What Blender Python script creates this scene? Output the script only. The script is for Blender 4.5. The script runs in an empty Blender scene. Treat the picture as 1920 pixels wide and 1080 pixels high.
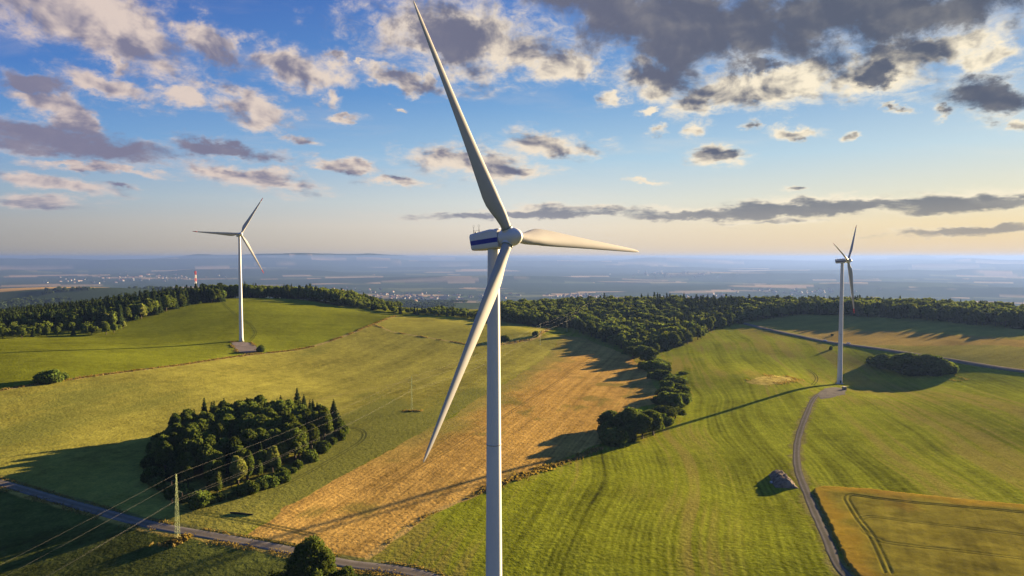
import bpy, math, random
import numpy as np
from mathutils import Vector, Matrix

C = bpy.context.scene.collection
SC = bpy.context.scene

# ------------------------------------------------------------------ camera
F = 1280.0                      # focal length in pixels of the 1920 px wide photograph
YH = 482.0                      # row of the true horizon
PITCH = math.atan((540 - YH) / F)
cam_d = bpy.data.cameras.new('camera')
cam_d.sensor_width = 36.0
cam_d.lens = 24.0
cam_d.clip_start = 0.5
cam_d.clip_end = 250000.0
cam = bpy.data.objects.new('camera', cam_d)
C.objects.link(cam)
cam.location = (0, 0, 0)
cam.rotation_euler = (math.pi / 2 - PITCH, 0, 0)
SC.camera = cam

# ------------------------------------------------------------------ light
SUN_AZ = math.radians(48.5)     # to the right of the view direction (+Y)
SUN_EL = math.radians(9.8)
SUN = Vector((math.sin(SUN_AZ) * math.cos(SUN_EL), math.cos(SUN_AZ) * math.cos(SUN_EL), math.sin(SUN_EL)))
sun_d = bpy.data.lights.new('sun', 'SUN')
sun_d.energy = 5.0
sun_d.angle = math.radians(0.5)
sun_d.color = (1.0, 0.74, 0.42)
sun = bpy.data.objects.new('sun', sun_d)
C.objects.link(sun)
sun.rotation_euler = (-SUN).to_track_quat('-Z', 'Y').to_euler()

SC.view_settings.view_transform = 'Standard'
SC.view_settings.look = 'None'
SC.view_settings.exposure = 2.52
SC.view_settings.gamma = 1.0
SC.view_settings.use_curve_mapping = False
SC.cycles.max_bounces = 5
SC.cycles.diffuse_bounces = 3
SC.cycles.transparent_max_bounces = 6
SC.cycles.volume_bounces = 1
SC.cycles.use_denoising = True

# ------------------------------------------------------------------ node helper
class NT:
    """small wrapper that builds shader nodes"""
    def __init__(s, tree):
        s.t = tree; s.n = tree.nodes; s.l = tree.links
    def new(s, kind, **kw):
        nd = s.n.new(kind)
        for k, v in kw.items(): setattr(nd, k, v)
        return nd
    def put(s, sock, v):
        if isinstance(v, bpy.types.NodeSocket): s.l.new(v, sock)
        elif v is not None: sock.default_value = v
    def math(s, op, a, b=None, c=None, clamp=False):
        nd = s.new('ShaderNodeMath', operation=op); nd.use_clamp = clamp
        for i, v in enumerate((a, b, c)):
            if v is not None: s.put(nd.inputs[i], v)
        return nd.outputs[0]
    def vmath(s, op, a, b=None, scale=None):
        nd = s.new('ShaderNodeVectorMath', operation=op)
        s.put(nd.inputs[0], a)
        if b is not None: s.put(nd.inputs[1], b)
        if scale is not None: s.put(nd.inputs['Scale'], scale)
        return nd.outputs['Value'] if op in ('LENGTH', 'DOT_PRODUCT', 'DISTANCE') else nd.outputs[0]
    def mapr(s, v, a, b, c=0.0, d=1.0, smooth=True):
        nd = s.new('ShaderNodeMapRange', interpolation_type='SMOOTHSTEP' if smooth else 'LINEAR')
        for i, x in enumerate((v, a, b, c, d)): s.put(nd.inputs[i], x)
        return nd.outputs[0]
    def noise(s, vec, scale, detail=4, rough=0.5, dist=0.0, lac=2.0, dims='3D'):
        nd = s.new('ShaderNodeTexNoise', noise_dimensions=dims)
        if vec is not None: s.put(nd.inputs['Vector'], vec)
        for k, v in (('Scale', scale), ('Detail', detail), ('Roughness', rough), ('Distortion', dist), ('Lacunarity', lac)): s.put(nd.inputs[k], v)
        return nd.outputs['Fac'], nd.outputs['Color']
    def mix(s, fac, a, b, blend='MIX'):
        nd = s.new('ShaderNodeMix', data_type='RGBA', blend_type=blend)
        s.put(nd.inputs['Factor'], fac); s.put(nd.inputs['A'], a if not isinstance(a, tuple) else (*a[:3], 1)); s.put(nd.inputs['B'], b if not isinstance(b, tuple) else (*b[:3], 1))
        for k, v in ((6, a), (7, b)): s.put(nd.inputs[k], (*v[:3], 1) if isinstance(v, tuple) else v)
        return nd.outputs[2]
    def comb(s, x, y, z):
        nd = s.new('ShaderNodeCombineXYZ')
        for i, v in enumerate((x, y, z)): s.put(nd.inputs[i], v)
        return nd.outputs[0]
    def sep(s, v):
        nd = s.new('ShaderNodeSeparateXYZ'); s.put(nd.inputs[0], v); return nd.outputs
    def ramp(s, fac, stops, interp='LINEAR'):
        nd = s.new('ShaderNodeValToRGB'); nd.color_ramp.interpolation = interp
        el = nd.color_ramp.elements
        while len(el) < len(stops): el.new(0.5)
        for e, (p, c) in zip(el, stops): e.position = p; e.color = (*c[:3], 1)
        s.put(nd.inputs[0], fac); return nd.outputs[0]

# ------------------------------------------------------------------ sky
CP, SP = math.cos(PITCH), math.sin(PITCH)
def ray(px, py):
    u = (px - 960) / F; v = (540 - py) / F
    return np.array([u, CP + v * SP, -SP + v * CP])
def azel(px, py):
    r = ray(px, py)
    return math.degrees(math.atan2(r[0], r[1])), math.degrees(math.atan2(r[2], math.hypot(r[0], r[1])))

world = bpy.data.worlds.new('World')
SC.world = world
world.use_nodes = True
def build_sky():
    N = NT(world.node_tree)
    N.n.clear()
    out = N.new('ShaderNodeOutputWorld'); bg = N.new('ShaderNodeBackground')
    N.l.new(bg.outputs[0], out.inputs[0])
    sky = N.new('ShaderNodeTexSky', sky_type='NISHITA')
    sky.sun_disc = False
    sky.sun_elevation = SUN_EL; sky.sun_rotation = SUN_AZ
    sky.altitude = 500; sky.air_density = 1.0; sky.dust_density = 0.5; sky.ozone_density = 2.2
    g = N.new('ShaderNodeTexCoord').outputs['Generated']
    d = N.vmath('NORMALIZE', g)
    x, y, z = N.sep(d)
    DEG = 180 / math.pi
    az = N.math('MULTIPLY', N.math('ARCTAN2', x, y), DEG)
    el = N.math('MULTIPLY', N.math('ARCSINE', z), DEG)
    # plane of the cloud deck
    zz = N.math('ADD', N.math('MAXIMUM', z, 0.0), 0.11)
    pl = N.comb(N.math('DIVIDE', x, zz), N.math('DIVIDE', y, zz), 0.0)
    ang = N.math('MULTIPLY', N.math('ARCCOSINE', N.math('DIVIDE', N.math('ADD', N.math('MULTIPLY', x, math.sin(SUN_AZ)), N.math('MULTIPLY', y, math.cos(SUN_AZ))), N.math('SQRT', N.math('ADD', N.math('MULTIPLY', x, x), N.math('MULTIPLY_ADD', y, y, 1e-6))))), DEG)
    # ---- where the clouds stand (azimuth, elevation), irregular through a warp
    q = N.comb(N.math('MULTIPLY', az, math.pi / 180), N.math('MULTIPLY', N.math('LOGARITHM', N.math('ADD', N.math('MAXIMUM', z, 0.0), 0.2), math.e), 0.66), 0.0)
    wf, wc = N.noise(q, 6.0, 3, 0.55)
    w2f, w2c = N.noise(q, 22.0, 5, 0.65)
    wx, wy, wz = N.sep(wc); vx, vy, vz = N.sep(w2c)
    k = N.mapr(el, 1.0, 16.0, 0.35, 1.0, False)
    jx = N.math('ADD', N.math('MULTIPLY_ADD', wx, 6.0, -3.0), N.math('MULTIPLY_ADD', vx, 5.0, -2.5))
    jy = N.math('ADD', N.math('MULTIPLY_ADD', wy, 4.4, -2.2), N.math('MULTIPLY_ADD', vy, 3.2, -1.6))
    ae = N.comb(N.math('MULTIPLY_ADD', jx, k, az), N.math('MULTIPLY_ADD', jy, k, el), 0.0)
    def field(blobs):
        acc = None
        for b in blobs:
            cx, cy, rx, ry = b[:4]; rot = b[4] if len(b) > 4 else 0; w = b[5] if len(b) > 5 else (1.0 if rx > 45 else 0.82)
            a, e = azel(cx, cy)
            c2 = math.cos(math.radians(a))
            m = N.new('ShaderNodeMapping', vector_type='TEXTURE')
            N.put(m.inputs['Vector'], ae)
            m.inputs['Location'].default_value = (a, e, 0)
            m.inputs['Rotation'].default_value = (0, 0, -math.radians(rot))
            m.inputs['Scale'].default_value = (1.2 * rx / F * DEG * c2 * c2, 1.25 * ry / F * DEG * c2, 1)
            ln = N.vmath('LENGTH', m.outputs[0])
            if w != 1.0: ln = N.math('ADD', ln, 1.0 - w)
            if acc is None: acc = ln
            else: acc = N.math('SMOOTH_MIN', acc, ln, 0.25)
        return N.math('SUBTRACT', 1.0, acc)
    cov = field(BLOBS)
    drk = field(DARK)
    # behind the camera: scattered clouds of the same kind
    # ---- billows
    n1, _ = N.noise(q, 15.0, 9, 0.64, 0.3, 2.1)
    s1, _ = N.noise(q, 13.0, 4, 0.52, 0.25, 2.1)
    off = N.vmath('ADD', q, (0.0075, 0.0085, 0.0))
    n2, _ = N.noise(off, 13.0, 4, 0.52, 0.25, 2.1)
    off3 = N.vmath('ADD', q, (0.018, 0.022, 0.0))
    n3, _ = N.noise(off3, 13.0, 3, 0.5, 0.25, 2.1)
    cc = N.math('MAXIMUM', cov, drk)
    dens = N.math('ADD', N.math('MULTIPLY', N.math('MAXIMUM', cc, -1.2), 0.74), N.math('MULTIPLY_ADD', n1, 1.5, -0.71))
    wf2, _ = N.noise(N.vmath('MULTIPLY', q, (1.0, 1.7, 1.0)), 30.0, 6, 0.66, 0.6)
    wisp = N.math('MULTIPLY', N.mapr(dens, -0.24, 0.22), N.mapr(wf2, 0.36, 0.72, 0.0, 0.75))
    alpha = N.math('MAXIMUM', N.mapr(dens, -0.06, 0.46), wisp)
    thick = N.mapr(dens, 0.12, 0.80)
    dk = N.mapr(N.math('ADD', drk, N.math('MULTIPLY_ADD', n1, 1.6, -0.8)), -0.25, 0.5)
    lit = N.math('MULTIPLY_ADD', N.math('ADD', N.math('SUBTRACT', s1, n2), N.math('MULTIPLY', N.math('SUBTRACT', n1, s1), 0.3)), 5.0, 0.52, clamp=True)
    lit2 = N.math('MULTIPLY_ADD', N.math('SUBTRACT', s1, n3), 3.2, 0.5, clamp=True)
    l = N.math('MULTIPLY_ADD', lit2, 0.45, N.math('MULTIPLY', lit, 0.55))
    l = N.math('MULTIPLY', l, N.math('MULTIPLY_ADD', thick, -0.30, 1.0))
    l = N.math('MULTIPLY_ADD', N.math('SUBTRACT', 1.0, N.mapr(dens, 0.0, 0.5)), N.math('MULTIPLY_ADD', N.mapr(ang, 85, 16, 0.0, 1.0), 0.22, 0.06), l)
    l = N.math('MULTIPLY', l, N.math('MULTIPLY_ADD', dk, -0.76, 1.0))
    side = N.mapr(ang, 85, 16, 0.0, 1.0)
    bright = N.mix(side, CL_BRIGHT_L, CL_BRIGHT_R)
    dark = N.mix(side, CL_DARK_L, CL_DARK_R)
    col = N.mix(N.mapr(l, 0.05, 0.72), dark, bright)
    # ---- clear sky: the physical sky, its glow compressed and its colour deepened as the camera recorded it
    sv = N.vmath('SCALE', sky.outputs[0], scale=0.55)
    sv = N.vmath('DIVIDE', sv, N.vmath('ADD', N.vmath('SCALE', sv, scale=1 / SKY_MAX), (1.0, 1.0, 1.0)))
    t = N.mapr(el, -3.0, 21.0, 0.0, 1.0, False)
    def grad(stops): return N.ramp(t, [((e + 3) / 24, sky_rgb(c)) for e, c in stops])
    gl, gm, gr = grad(SKY_L), grad(SKY_M), grad(SKY_R)
    gr2 = N.mix(N.mapr(ang, 88, 48, 0, 1, False), gl, gm)
    gr2 = N.mix(N.mapr(ang, 48, 14, 0, 1, False), gr2, gr)
    skyc = N.mix(0.82, sv, gr2)
    # thin veils of high haze
    vn, _ = N.noise(N.vmath('MULTIPLY', pl, (0.55, 1.0, 1.0)), 1.6, 5, 0.6, 0.4)
    veil = N.math('MULTIPLY', N.mapr(vn, 0.5, 0.75), N.mapr(el, 2, 9, 0.05, 0.22))
    skyc = N.mix(veil, skyc, bright)
    fade = N.mapr(el, 0.3, 7.0, 0.6, 1.0)
    a2 = N.math('MULTIPLY', alpha, fade)
    fin = N.mix(a2, skyc, col)
    N.l.new(fin, bg.inputs[0])
    bg.inputs[1].default_value = SKY_STRENGTH
SKY_STRENGTH = 0.1
SKY_MAX = 2.6
def sky_rgb(c, k=1.0):
    """colour as it shows at this exposure (0-255) -> radiance fed to the Background"""
    return tuple(k * ((v / 255 / 12.92) if v < 10 else ((v / 255 + .055) / 1.055) ** 2.4) / (SKY_STRENGTH * 2 ** SC.view_settings.exposure) for v in c)
SKY_L = [(-3, (120,118,122)), (0.3, (150,144,144)), (2.5, (158,158,164)), (4.5, (140,165,190)), (8, (86,146,208)), (13, (44,108,194)), (20, (22,74,170))]
SKY_M = [(-3, (200,180,160)), (0.3, (222,202,180)), (2.5, (236,222,204)), (4.5, (220,222,216)), (8, (164,200,226)), (13, (92,152,212)), (20, (52,112,196))]
SKY_R = [(-3, (210,176,110)), (0.3, (230,190,124)), (2.5, (240,214,156)), (4.5, (228,222,190)), (8, (184,212,224)), (13, (112,164,212)), (20, (70,128,200))]
CL_BRIGHT_L = sky_rgb((220,202,194)); CL_BRIGHT_R = sky_rgb((255,242,214))
CL_DARK_L = sky_rgb((128,127,152)); CL_DARK_R = sky_rgb((90,98,116))
BLOBS = [(150,30,200,55,8),(250,70,130,50,25),(405,82,60,26,20),(215,112,60,20,30),(560,125,75,26,5),(610,180,24,20),
 (630,108,26,12),(645,218,38,9,6),(680,130,13,8),(200,168,105,18,12),(345,186,48,16,5),(470,202,66,26,10),(85,195,70,22,15),
 (560,255,45,11,10),(175,312,115,9,4),(480,335,110,18,10),(100,342,115,13,8),(80,376,95,12,3),(230,355,34,7),(130,228,70,22,20),
 (850,75,150,60,5),(970,92,60,36),(760,155,72,13,10),(1060,125,62,26,-5),(1140,178,24,15),(655,315,58,9,5),(880,302,110,24,3),
 (1030,268,88,22,0),(950,318,82,13),(740,336,64,8),(760,207,17,6),(1230,140,70,36),(1450,160,160,38,-5),(1330,188,80,24,-8),
 (1620,135,120,40),(1760,92,150,30,-8),(1885,105,55,28),(1205,206,17,9),(1222,240,19,13),(1290,235,26,17),(1410,238,19,9),
 (1495,246,46,11),(1595,247,16,9),(1690,192,23,11),(1340,298,56,14,0),(1210,338,38,5,3),(1770,208,26,9),(1010,392,46,9),
 (1480,357,27,5),(1500,390,410,13,-1),(1800,376,220,17,-2),(1060,398,150,9),(1450,416,110,5),(1912,242,32,12)]
DARK = [(1350,42,350,75,5),(1150,20,220,50,18),(1680,20,320,48,-3),(1260,110,90,40,10,.9),(1880,178,90,32,8),(1500,396,420,10,-1),(1800,384,210,13,-2),
 (1000,407,210,7,0),(1830,432,180,7,-3),(150,266,200,25,3),(430,282,110,14,5),(40,150,60,16,10),(830,70,80,34,5,.9),(1430,128,50,16,0,.9),(1640,140,40,16,0,.9)]
build_sky()

# ------------------------------------------------------------------ terrain
RNG = np.random.default_rng(11)
def unp(px, py, D):
    r = ray(px, py); return r * (D / r[1])
# (column, row, distance) of points read on the photograph -> heights of the plateau
CTRL = [(923,1530,134),(0,1078,232),(400,1078,216),(800,1080,214),(1200,1080,214),(1580,1080,212),(1920,1080,208),(1920,980,253),
 (0,905,298),(333,1013,243),(400,945,277),(640,815,386),(280,815,392),(0,832,356),(0,730,452),(0,657,566),(230,652,622),(452,638,687),(440,668,628),
 (600,650,700),(740,595,880),(180,632,690),(0,632,645),(350,573,860),(450,560,950),(550,563,950),(650,577,940),(700,584,930),
 (860,597,900),(1000,622,800),(772,770,446),(1013,645,768),(1062,620,880),(620,720,560),(300,700,530),
 (1090,625,860),(1180,662,742),(1240,660,736),(1320,637,800),(1400,603,980),(1440,618,860),(1560,643,736),(1700,664,640),(1920,697,548),
 (1567,722,558),(1715,705,590),(1920,617,760),(1700,597,880),(1560,590,950),(1920,760,440),(1750,800,402),(1920,900,306),
 (1140,835,366),(1255,780,432),(1240,720,545),(1400,700,560),(1400,650,720),(1464,915,299),(1100,760,465),(1050,690,630),(900,720,550),
 (1540,1000,248),(1000,900,306),(1200,940,281),(640,950,276),(800,800,402)]
def _ctrl():
    P = [unp(*c) for c in CTRL]
    # the ground behind the crest and outside the frame
    ex = [(-700,1250,-95),(-450,1300,-92),(-150,1200,-92),(0,1150,-88),(150,1120,-82),(300,1150,-80),(500,1150,-84),(800,1100,-88),(900,800,-90),(1000,500,-98),
          (-650,900,-78),(-900,900,-95),(-800,650,-80),(-700,450,-88),(-500,300,-98),(-400,100,-104),(0,-100,-104),(300,0,-103),(450,200,-101),(600,350,-100),
          (-950,1250,-120),(0,1450,-112),(400,1500,-110),(-500,1550,-118),(1000,1300,-105)]
    P = np.array(P + [np.array(e, float) for e in ex])
    return P[:, :2], P[:, 2]
def _tps():
    XY, Z = _ctrl()
    n = len(XY); S = 400.0
    A = XY / S
    r = np.linalg.norm(A[:, None] - A[None], axis=2)
    K = np.where(r > 0, r * r * np.log(np.maximum(r, 1e-9)), 0) + np.eye(n) * 0.012
    Pm = np.c_[np.ones(n), A]
    M = np.block([[K, Pm], [Pm.T, np.zeros((3, 3))]])
    w = np.linalg.solve(M, np.r_[Z, 0, 0, 0])
    return A, w, S
TA, TW, TS = _tps()
def smooth(a, b, x):
    t = np.clip((x - a) / (b - a), 0, 1); return t * t * (3 - 2 * t)
# value noise used for relief, colour and edges
_perm = RNG.random((256, 256))
def vnoise(x, y, s=1.0, seed=0):
    x = np.asarray(x, float) / s + seed * 17.31; y = np.asarray(y, float) / s + seed * 9.77
    xi = np.floor(x).astype(np.int64); yi = np.floor(y).astype(np.int64)
    fx = x - xi; fy = y - yi; fx = fx * fx * (3 - 2 * fx); fy = fy * fy * (3 - 2 * fy)
    a = _perm[xi & 255, yi & 255]; b = _perm[(xi + 1) & 255, yi & 255]; c = _perm[xi & 255, (yi + 1) & 255]; d = _perm[(xi + 1) & 255, (yi + 1) & 255]
    return (a * (1 - fx) + b * fx) * (1 - fy) + (c * (1 - fx) + d * fx) * fy
def fbm(x, y, s=1.0, o=4, seed=0, g=0.5):
    t = 0; a = 1; n = 0
    for k in range(o):
        t = t + a * vnoise(x, y, s / 2 ** k, seed + k); n += a; a *= g
    return t / n
def height(x, y):
    x = np.asarray(x, float); y = np.asarray(y, float)
    shp = np.broadcast(x, y).shape
    x = np.broadcast_to(x, shp).ravel(); y = np.broadcast_to(y, shp).ravel()
    r = np.hypot(x, y)
    z = np.empty_like(x)
    xc = np.clip(x, -1000, 1050); yc = np.clip(y, -200, 1500)
    for i in range(0, len(x), 100000):
        A = np.c_[xc[i:i + 100000], yc[i:i + 100000]] / TS
        d = np.linalg.norm(A[:, None] - TA[None], axis=2)
        U = d * d * np.log(np.maximum(d, 1e-9))
        n = len(TA)
        z[i:i + 100000] = U @ TW[:n] + TW[n] + A @ TW[n + 1:]
    # soft relief of the fields
    z = z + (fbm(x, y, 60, 2, 3) - .5) * 0.9 * smooth(150, 260, r)
    z = np.clip(z, -125, -50)
    # the plateau falls to the plain beyond
    plain = -420 + (fbm(x, y, 3500, 3, 7) - .5) * 70 * smooth(3000, 9000, r)
    foot = -268 + (fbm(x, y, 900, 3, 9) - .5) * 50 + 92 * np.exp(-(((x + 3000) / 1500) ** 2 + ((y - 4300) / 1500) ** 2))
    t1 = smooth(1250, 2600, r); t2 = smooth(3600, 6400, r)
    z = z * (1 - t1) + foot * t1
    z = z * (1 - t2) + plain * t2
    z = z + 118 * np.exp(-(((x + 2950) / 1250) ** 2 + ((y - 4150) / 620) ** 2))
    # low ridges across the plain
    z = z + smooth(7500, 10500, r) * 85 * smooth(.48, .72, fbm(x * .45, y, 2600, 3, 81)) + smooth(15000, 19000, r) * 170 * smooth(.46, .74, fbm(x * .4, y, 6500, 3, 83))
    # far hills
    az = np.degrees(np.arctan2(x, y))
    hill = 40 + 220 * smooth(.42, .8, fbm(az, r * 0, 9, 3, 21)) + 420 * np.exp(-((az + 22) / 12) ** 2) * .35 + 150 * np.exp(-((az - 1) / 9) ** 2)
    z = z + smooth(26000, 43000, r) * hill * (1.2 + .2 * vnoise(x, y, 5000, 5)) + smooth(14000, 24000, r) * (smooth(.5, .75, fbm(x, y, 6000, 3, 33)) * 90)
    return z.reshape(shp)
def hz(x, y): return float(height(np.array([x]), np.array([y]))[0])
_TT = np.concatenate([np.arange(150, 1300, 1.5), np.geomspace(1300, 60000, 500)])
def ground_at(px, py, near=True):
    """point of the terrain seen at a pixel of the photograph"""
    r = ray(px, py); r = r / r[1]
    P = r[None] * _TT[:, None]
    z = height(P[:, 0], P[:, 1])
    k = np.where(P[:, 2] < z)[0]
    if not len(k): i = len(_TT) - 2
    elif near and _TT[k[0]] > 1150:             # over the crest: take the crest itself
        q = P[np.argmax(np.where(_TT < 1100, (z - P[:, 2]) / _TT, -9))]
        return np.array([q[0], q[1], hz(q[0], q[1])])
    else: i = max(k[0] - 1, 0)
    a, b = _TT[i], _TT[i + 1]
    for _ in range(12):
        m = (a + b) / 2; q = r * m
        if q[2] < hz(q[0], q[1]): b = m
        else: a = m
    q = r * a
    return np.array([q[0], q[1], hz(q[0], q[1])])
def gpts(L): return np.array([ground_at(*p) for p in L])
def proj(P):
    P = np.asarray(P, float)
    x = P[..., 0]; d = P[..., 1] * CP - P[..., 2] * SP; h = P[..., 1] * SP + P[..., 2] * CP
    return np.stack([960 + F * x / d, 540 - F * h / d], -1)

# ------------------------------------------------------------------ mesh helpers
def mesh_np(name, V, Fq, smooth_=False):
    """mesh from numpy vertices (n,3) and faces (m,k)"""
    V = np.ascontiguousarray(V, np.float32); Fq = np.ascontiguousarray(Fq, np.int32)
    me = bpy.data.meshes.new(name)
    k = Fq.shape[1]
    me.vertices.add(len(V)); me.vertices.foreach_set('co', V.ravel())
    me.loops.add(Fq.size); me.loops.foreach_set('vertex_index', Fq.ravel())
    me.polygons.add(len(Fq)); me.polygons.foreach_set('loop_start', np.arange(0, Fq.size, k, dtype=np.int32))
    if smooth_: me.polygons.foreach_set('use_smooth', np.ones(len(Fq), bool))
    me.update(calc_edges=True); me.validate()
    return me
def link(name, me, mat=None, parent=None, loc=None):
    o = bpy.data.objects.new(name, me); C.objects.link(o)
    if mat is not None and me is not None and not me.materials: me.materials.append(mat)
    if parent is not None: o.parent = parent
    if loc is not None: o.location = loc
    return o
def tag(o, label=None, cat=None, group=None, kind=None):
    if label: o['label'] = label
    if cat: o['category'] = cat
    if group: o['group'] = group
    if kind: o['kind'] = kind
    return o
def empty(name, loc=(0, 0, 0), rz=0.0):
    o = bpy.data.objects.new(name, None); C.objects.link(o)
    o.location = loc; o.rotation_euler = (0, 0, rz); o.empty_display_size = 1.0
    return o
def col_attr(me, name, rgb):
    a = me.color_attributes.new(name, 'FLOAT_COLOR', 'POINT')
    a.data.foreach_set('color', np.ascontiguousarray(np.c_[rgb, np.ones(len(rgb))], np.float32).ravel())
class MB:
    """collects boxes, tubes, lathes into one mesh"""
    def __init__(s): s.v = []; s.f = []; s.m = []
    def add(s, V, Fs, mi=0):
        b = len(s.v); s.v += [tuple(map(float, p)) for p in V]; s.f += [tuple(b + i for i in f) for f in Fs]; s.m += [mi] * len(Fs)
    def box(s, c, d, mi=0, rot=None):
        x, y, z = (q / 2 for q in d)
        V = [Vector((sx * x, sy * y, sz * z)) for sz in (-1, 1) for sy in (-1, 1) for sx in (-1, 1)]
        if rot is not None: V = [rot @ p for p in V]
        s.add([p + Vector(c) for p in V], [(0, 2, 3, 1), (4, 5, 7, 6), (0, 1, 5, 4), (2, 6, 7, 3), (0, 4, 6, 2), (1, 3, 7, 5)], mi)
    def tube(s, pts, r, n=6, mi=0, cap=True):
        pts = [Vector(p) for p in pts]; rs = r if isinstance(r, (list, tuple)) else [r] * len(pts)
        V = []; prev = None
        for i, p in enumerate(pts):
            t = (pts[min(i + 1, len(pts) - 1)] - pts[max(i - 1, 0)]).normalized()
            if prev is None:
                a = t.orthogonal().normalized()
            else:
                a = (prev - t * prev.dot(t)).normalized()
            prev = a; b = t.cross(a)
            V += [p + (a * math.cos(2 * math.pi * k / n) + b * math.sin(2 * math.pi * k / n)) * rs[i] for k in range(n)]
        Fs = [(i * n + k, i * n + (k + 1) % n, (i + 1) * n + (k + 1) % n, (i + 1) * n + k) for i in range(len(pts) - 1) for k in range(n)]
        if cap: Fs += [tuple(range(n))[::-1], tuple((len(pts) - 1) * n + k for k in range(n))]
        s.add(V, Fs, mi)
    def lathe(s, prof, n=32, axis='z', mi=0, c=(0, 0, 0)):
        V = []
        for r, h in prof:
            for k in range(n):
                a = 2 * math.pi * k / n
                V.append((r * math.cos(a) + c[0], r * math.sin(a) + c[1], h + c[2]))
        Fs = [(i * n + k, i * n + (k + 1) % n, (i + 1) * n + (k + 1) % n, (i + 1) * n + k) for i in range(len(prof) - 1) for k in range(n)]
        Fs += [tuple(range(n))[::-1], tuple((len(prof) - 1) * n + k for k in range(n))]
        s.add(V, Fs, mi)
    def mesh(s, name, smooth_=False):
        me = bpy.data.meshes.new(name); me.from_pydata(s.v, [], s.f); me.polygons.foreach_set('material_index', s.m)
        if smooth_: me.polygons.foreach_set('use_smooth', [True] * len(s.f))
        me.update(); return me
    def build(s, name, mats, parent=None, smooth_=False, loc=None):
        me = s.mesh(name, smooth_)
        for m in (mats if isinstance(mats, (list, tuple)) else [mats]): me.materials.append(m)
        return link(name, me, None, parent, loc)
def sharp(o, ang=35):
    """smooth shading with hard edges kept"""
    import bmesh
    bm = bmesh.new(); bm.from_mesh(o.data)
    for f in bm.faces: f.smooth = True
    for e in bm.edges:
        if len(e.link_faces) == 2 and e.calc_face_angle(0) > math.radians(ang): e.smooth = False
    bm.to_mesh(o.data); bm.free()

def material(name):
    m = bpy.data.materials.new(name); m.use_nodes = True
    N = NT(m.node_tree); p = N.n['Principled BSDF']
    return m, N, p
def simple(name, rgb, rough=0.6, noise=0.0, scale=2.0, metal=0.0, spec=0.3):
    m, N, p = material(name)
    p.inputs['Roughness'].default_value = rough; p.inputs['Metallic'].default_value = metal; p.inputs['Specular IOR Level'].default_value = spec
    if noise:
        g = N.new('ShaderNodeTexCoord').outputs['Object']
        f, _ = N.noise(g, scale, 4, 0.6)
        k = N.math('MULTIPLY_ADD', f, 2 * noise, 1 - noise)
        c = N.vmath('SCALE', (rgb[0], rgb[1], rgb[2]), scale=k)
        N.l.new(c, p.inputs['Base Color'])
    else: p.inputs['Base Color'].default_value = (*rgb, 1)
    return m

# ------------------------------------------------------------------ ground
def inside(poly, x, y):
    """points of (x, y) inside a polygon, vectorised"""
    n = len(poly); r = np.zeros(len(x), bool)
    bx0, by0 = poly.min(0); bx1, by1 = poly.max(0)
    k = np.where((x >= bx0) & (x <= bx1) & (y >= by0) & (y <= by1))[0]
    xs, ys = x[k], y[k]; q = np.zeros(len(k), bool)
    for i in range(n):
        x0, y0 = poly[i]; x1, y1 = poly[(i + 1) % n]
        if y0 == y1: continue
        c = ((y0 > ys) != (y1 > ys)) & (xs < (x1 - x0) * (ys - y0) / (y1 - y0) + x0)
        q ^= c
    r[k] = q; return r
def dist_line(line, x, y):
    """distance to a polyline"""
    d = np.full(len(x), 1e9)
    for (x0, y0), (x1, y1) in zip(line[:-1], line[1:]):
        dx, dy = x1 - x0, y1 - y0
        t = np.clip(((x - x0) * dx + (y - y0) * dy) / (dx * dx + dy * dy + 1e-9), 0, 1)
        d = np.minimum(d, np.hypot(x - x0 - t * dx, y - y0 - t * dy))
    return d
def spline(P, n=8):
    """Catmull-Rom through points (k,2 or 3)"""
    P = np.asarray(P, float); Q = np.vstack([2 * P[0] - P[1], P, 2 * P[-1] - P[-2]]); out = []
    for i in range(1, len(Q) - 2):
        for t in np.arange(n) / n:
            a, b, c, d = Q[i - 1], Q[i], Q[i + 1], Q[i + 2]
            out.append(.5 * (2 * b + (c - a) * t + (2 * a - 5 * b + 4 * c - d) * t * t + (3 * b - a - 3 * c + d) * t ** 3))
    out.append(P[-1]); return np.array(out)
def world_poly(px, extra_front=(), extra_back=()):
    P = [tuple(ground_at(*p)[:2]) for p in px]
    return np.array(list(extra_front) + P + list(extra_back))

BOUND = spline(world_poly([(0,732),(120,713),(300,689),(440,669),(560,655),(640,632),(700,608),(742,592)]))      # field edge below the left hill
HILL = np.vstack([[(-700, 380)], BOUND, [(-90, 960), (-100, 1200), (-900, 1200), (-900, 500)]])
LAWN = world_poly([(700,608),(742,592),(860,598),(1000,617),(1032,616),(1006,634),(940,646),(880,646),(790,631),(735,622)])
STUB = world_poly([(455,1003),(560,940),(700,860),(830,790),(950,715),(1020,672),(1046,640),(1052,628),(1090,632),(1180,664),(1205,690),(1228,720),(1232,755),(1150,778),(1128,800),(1134,828),(1000,882),(900,922),(800,964),(690,1046),(640,1046),(540,1028)])
ROAD_L = spline(np.vstack([world_poly([(0,905),(180,957),(330,993),(530,1029),(640,1055),(800,1080)]), [(5, 190), (60, 165)]]))
ROAD_L = np.vstack([ROAD_L[0] + (ROAD_L[0] - ROAD_L[1]) * 8, ROAD_L])
ROAD_R = spline(world_poly([(1392,606),(1440,618),(1500,631),(1560,643),(1700,663),(1800,679),(1920,697)]))
ROAD_R = np.vstack([ROAD_R[0] + (ROAD_R[0] - ROAD_R[1]) * 3, ROAD_R, ROAD_R[-1] + (ROAD_R[-1] - ROAD_R[-2]) * 10])
TRACK = spline(np.vstack([world_poly([(1556,731),(1528,745),(1513,775),(1500,810),(1494,840),(1496,880),(1515,930),(1550,1010),(1588,1080)]), [(112, 175), (118, 120)]]))
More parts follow.
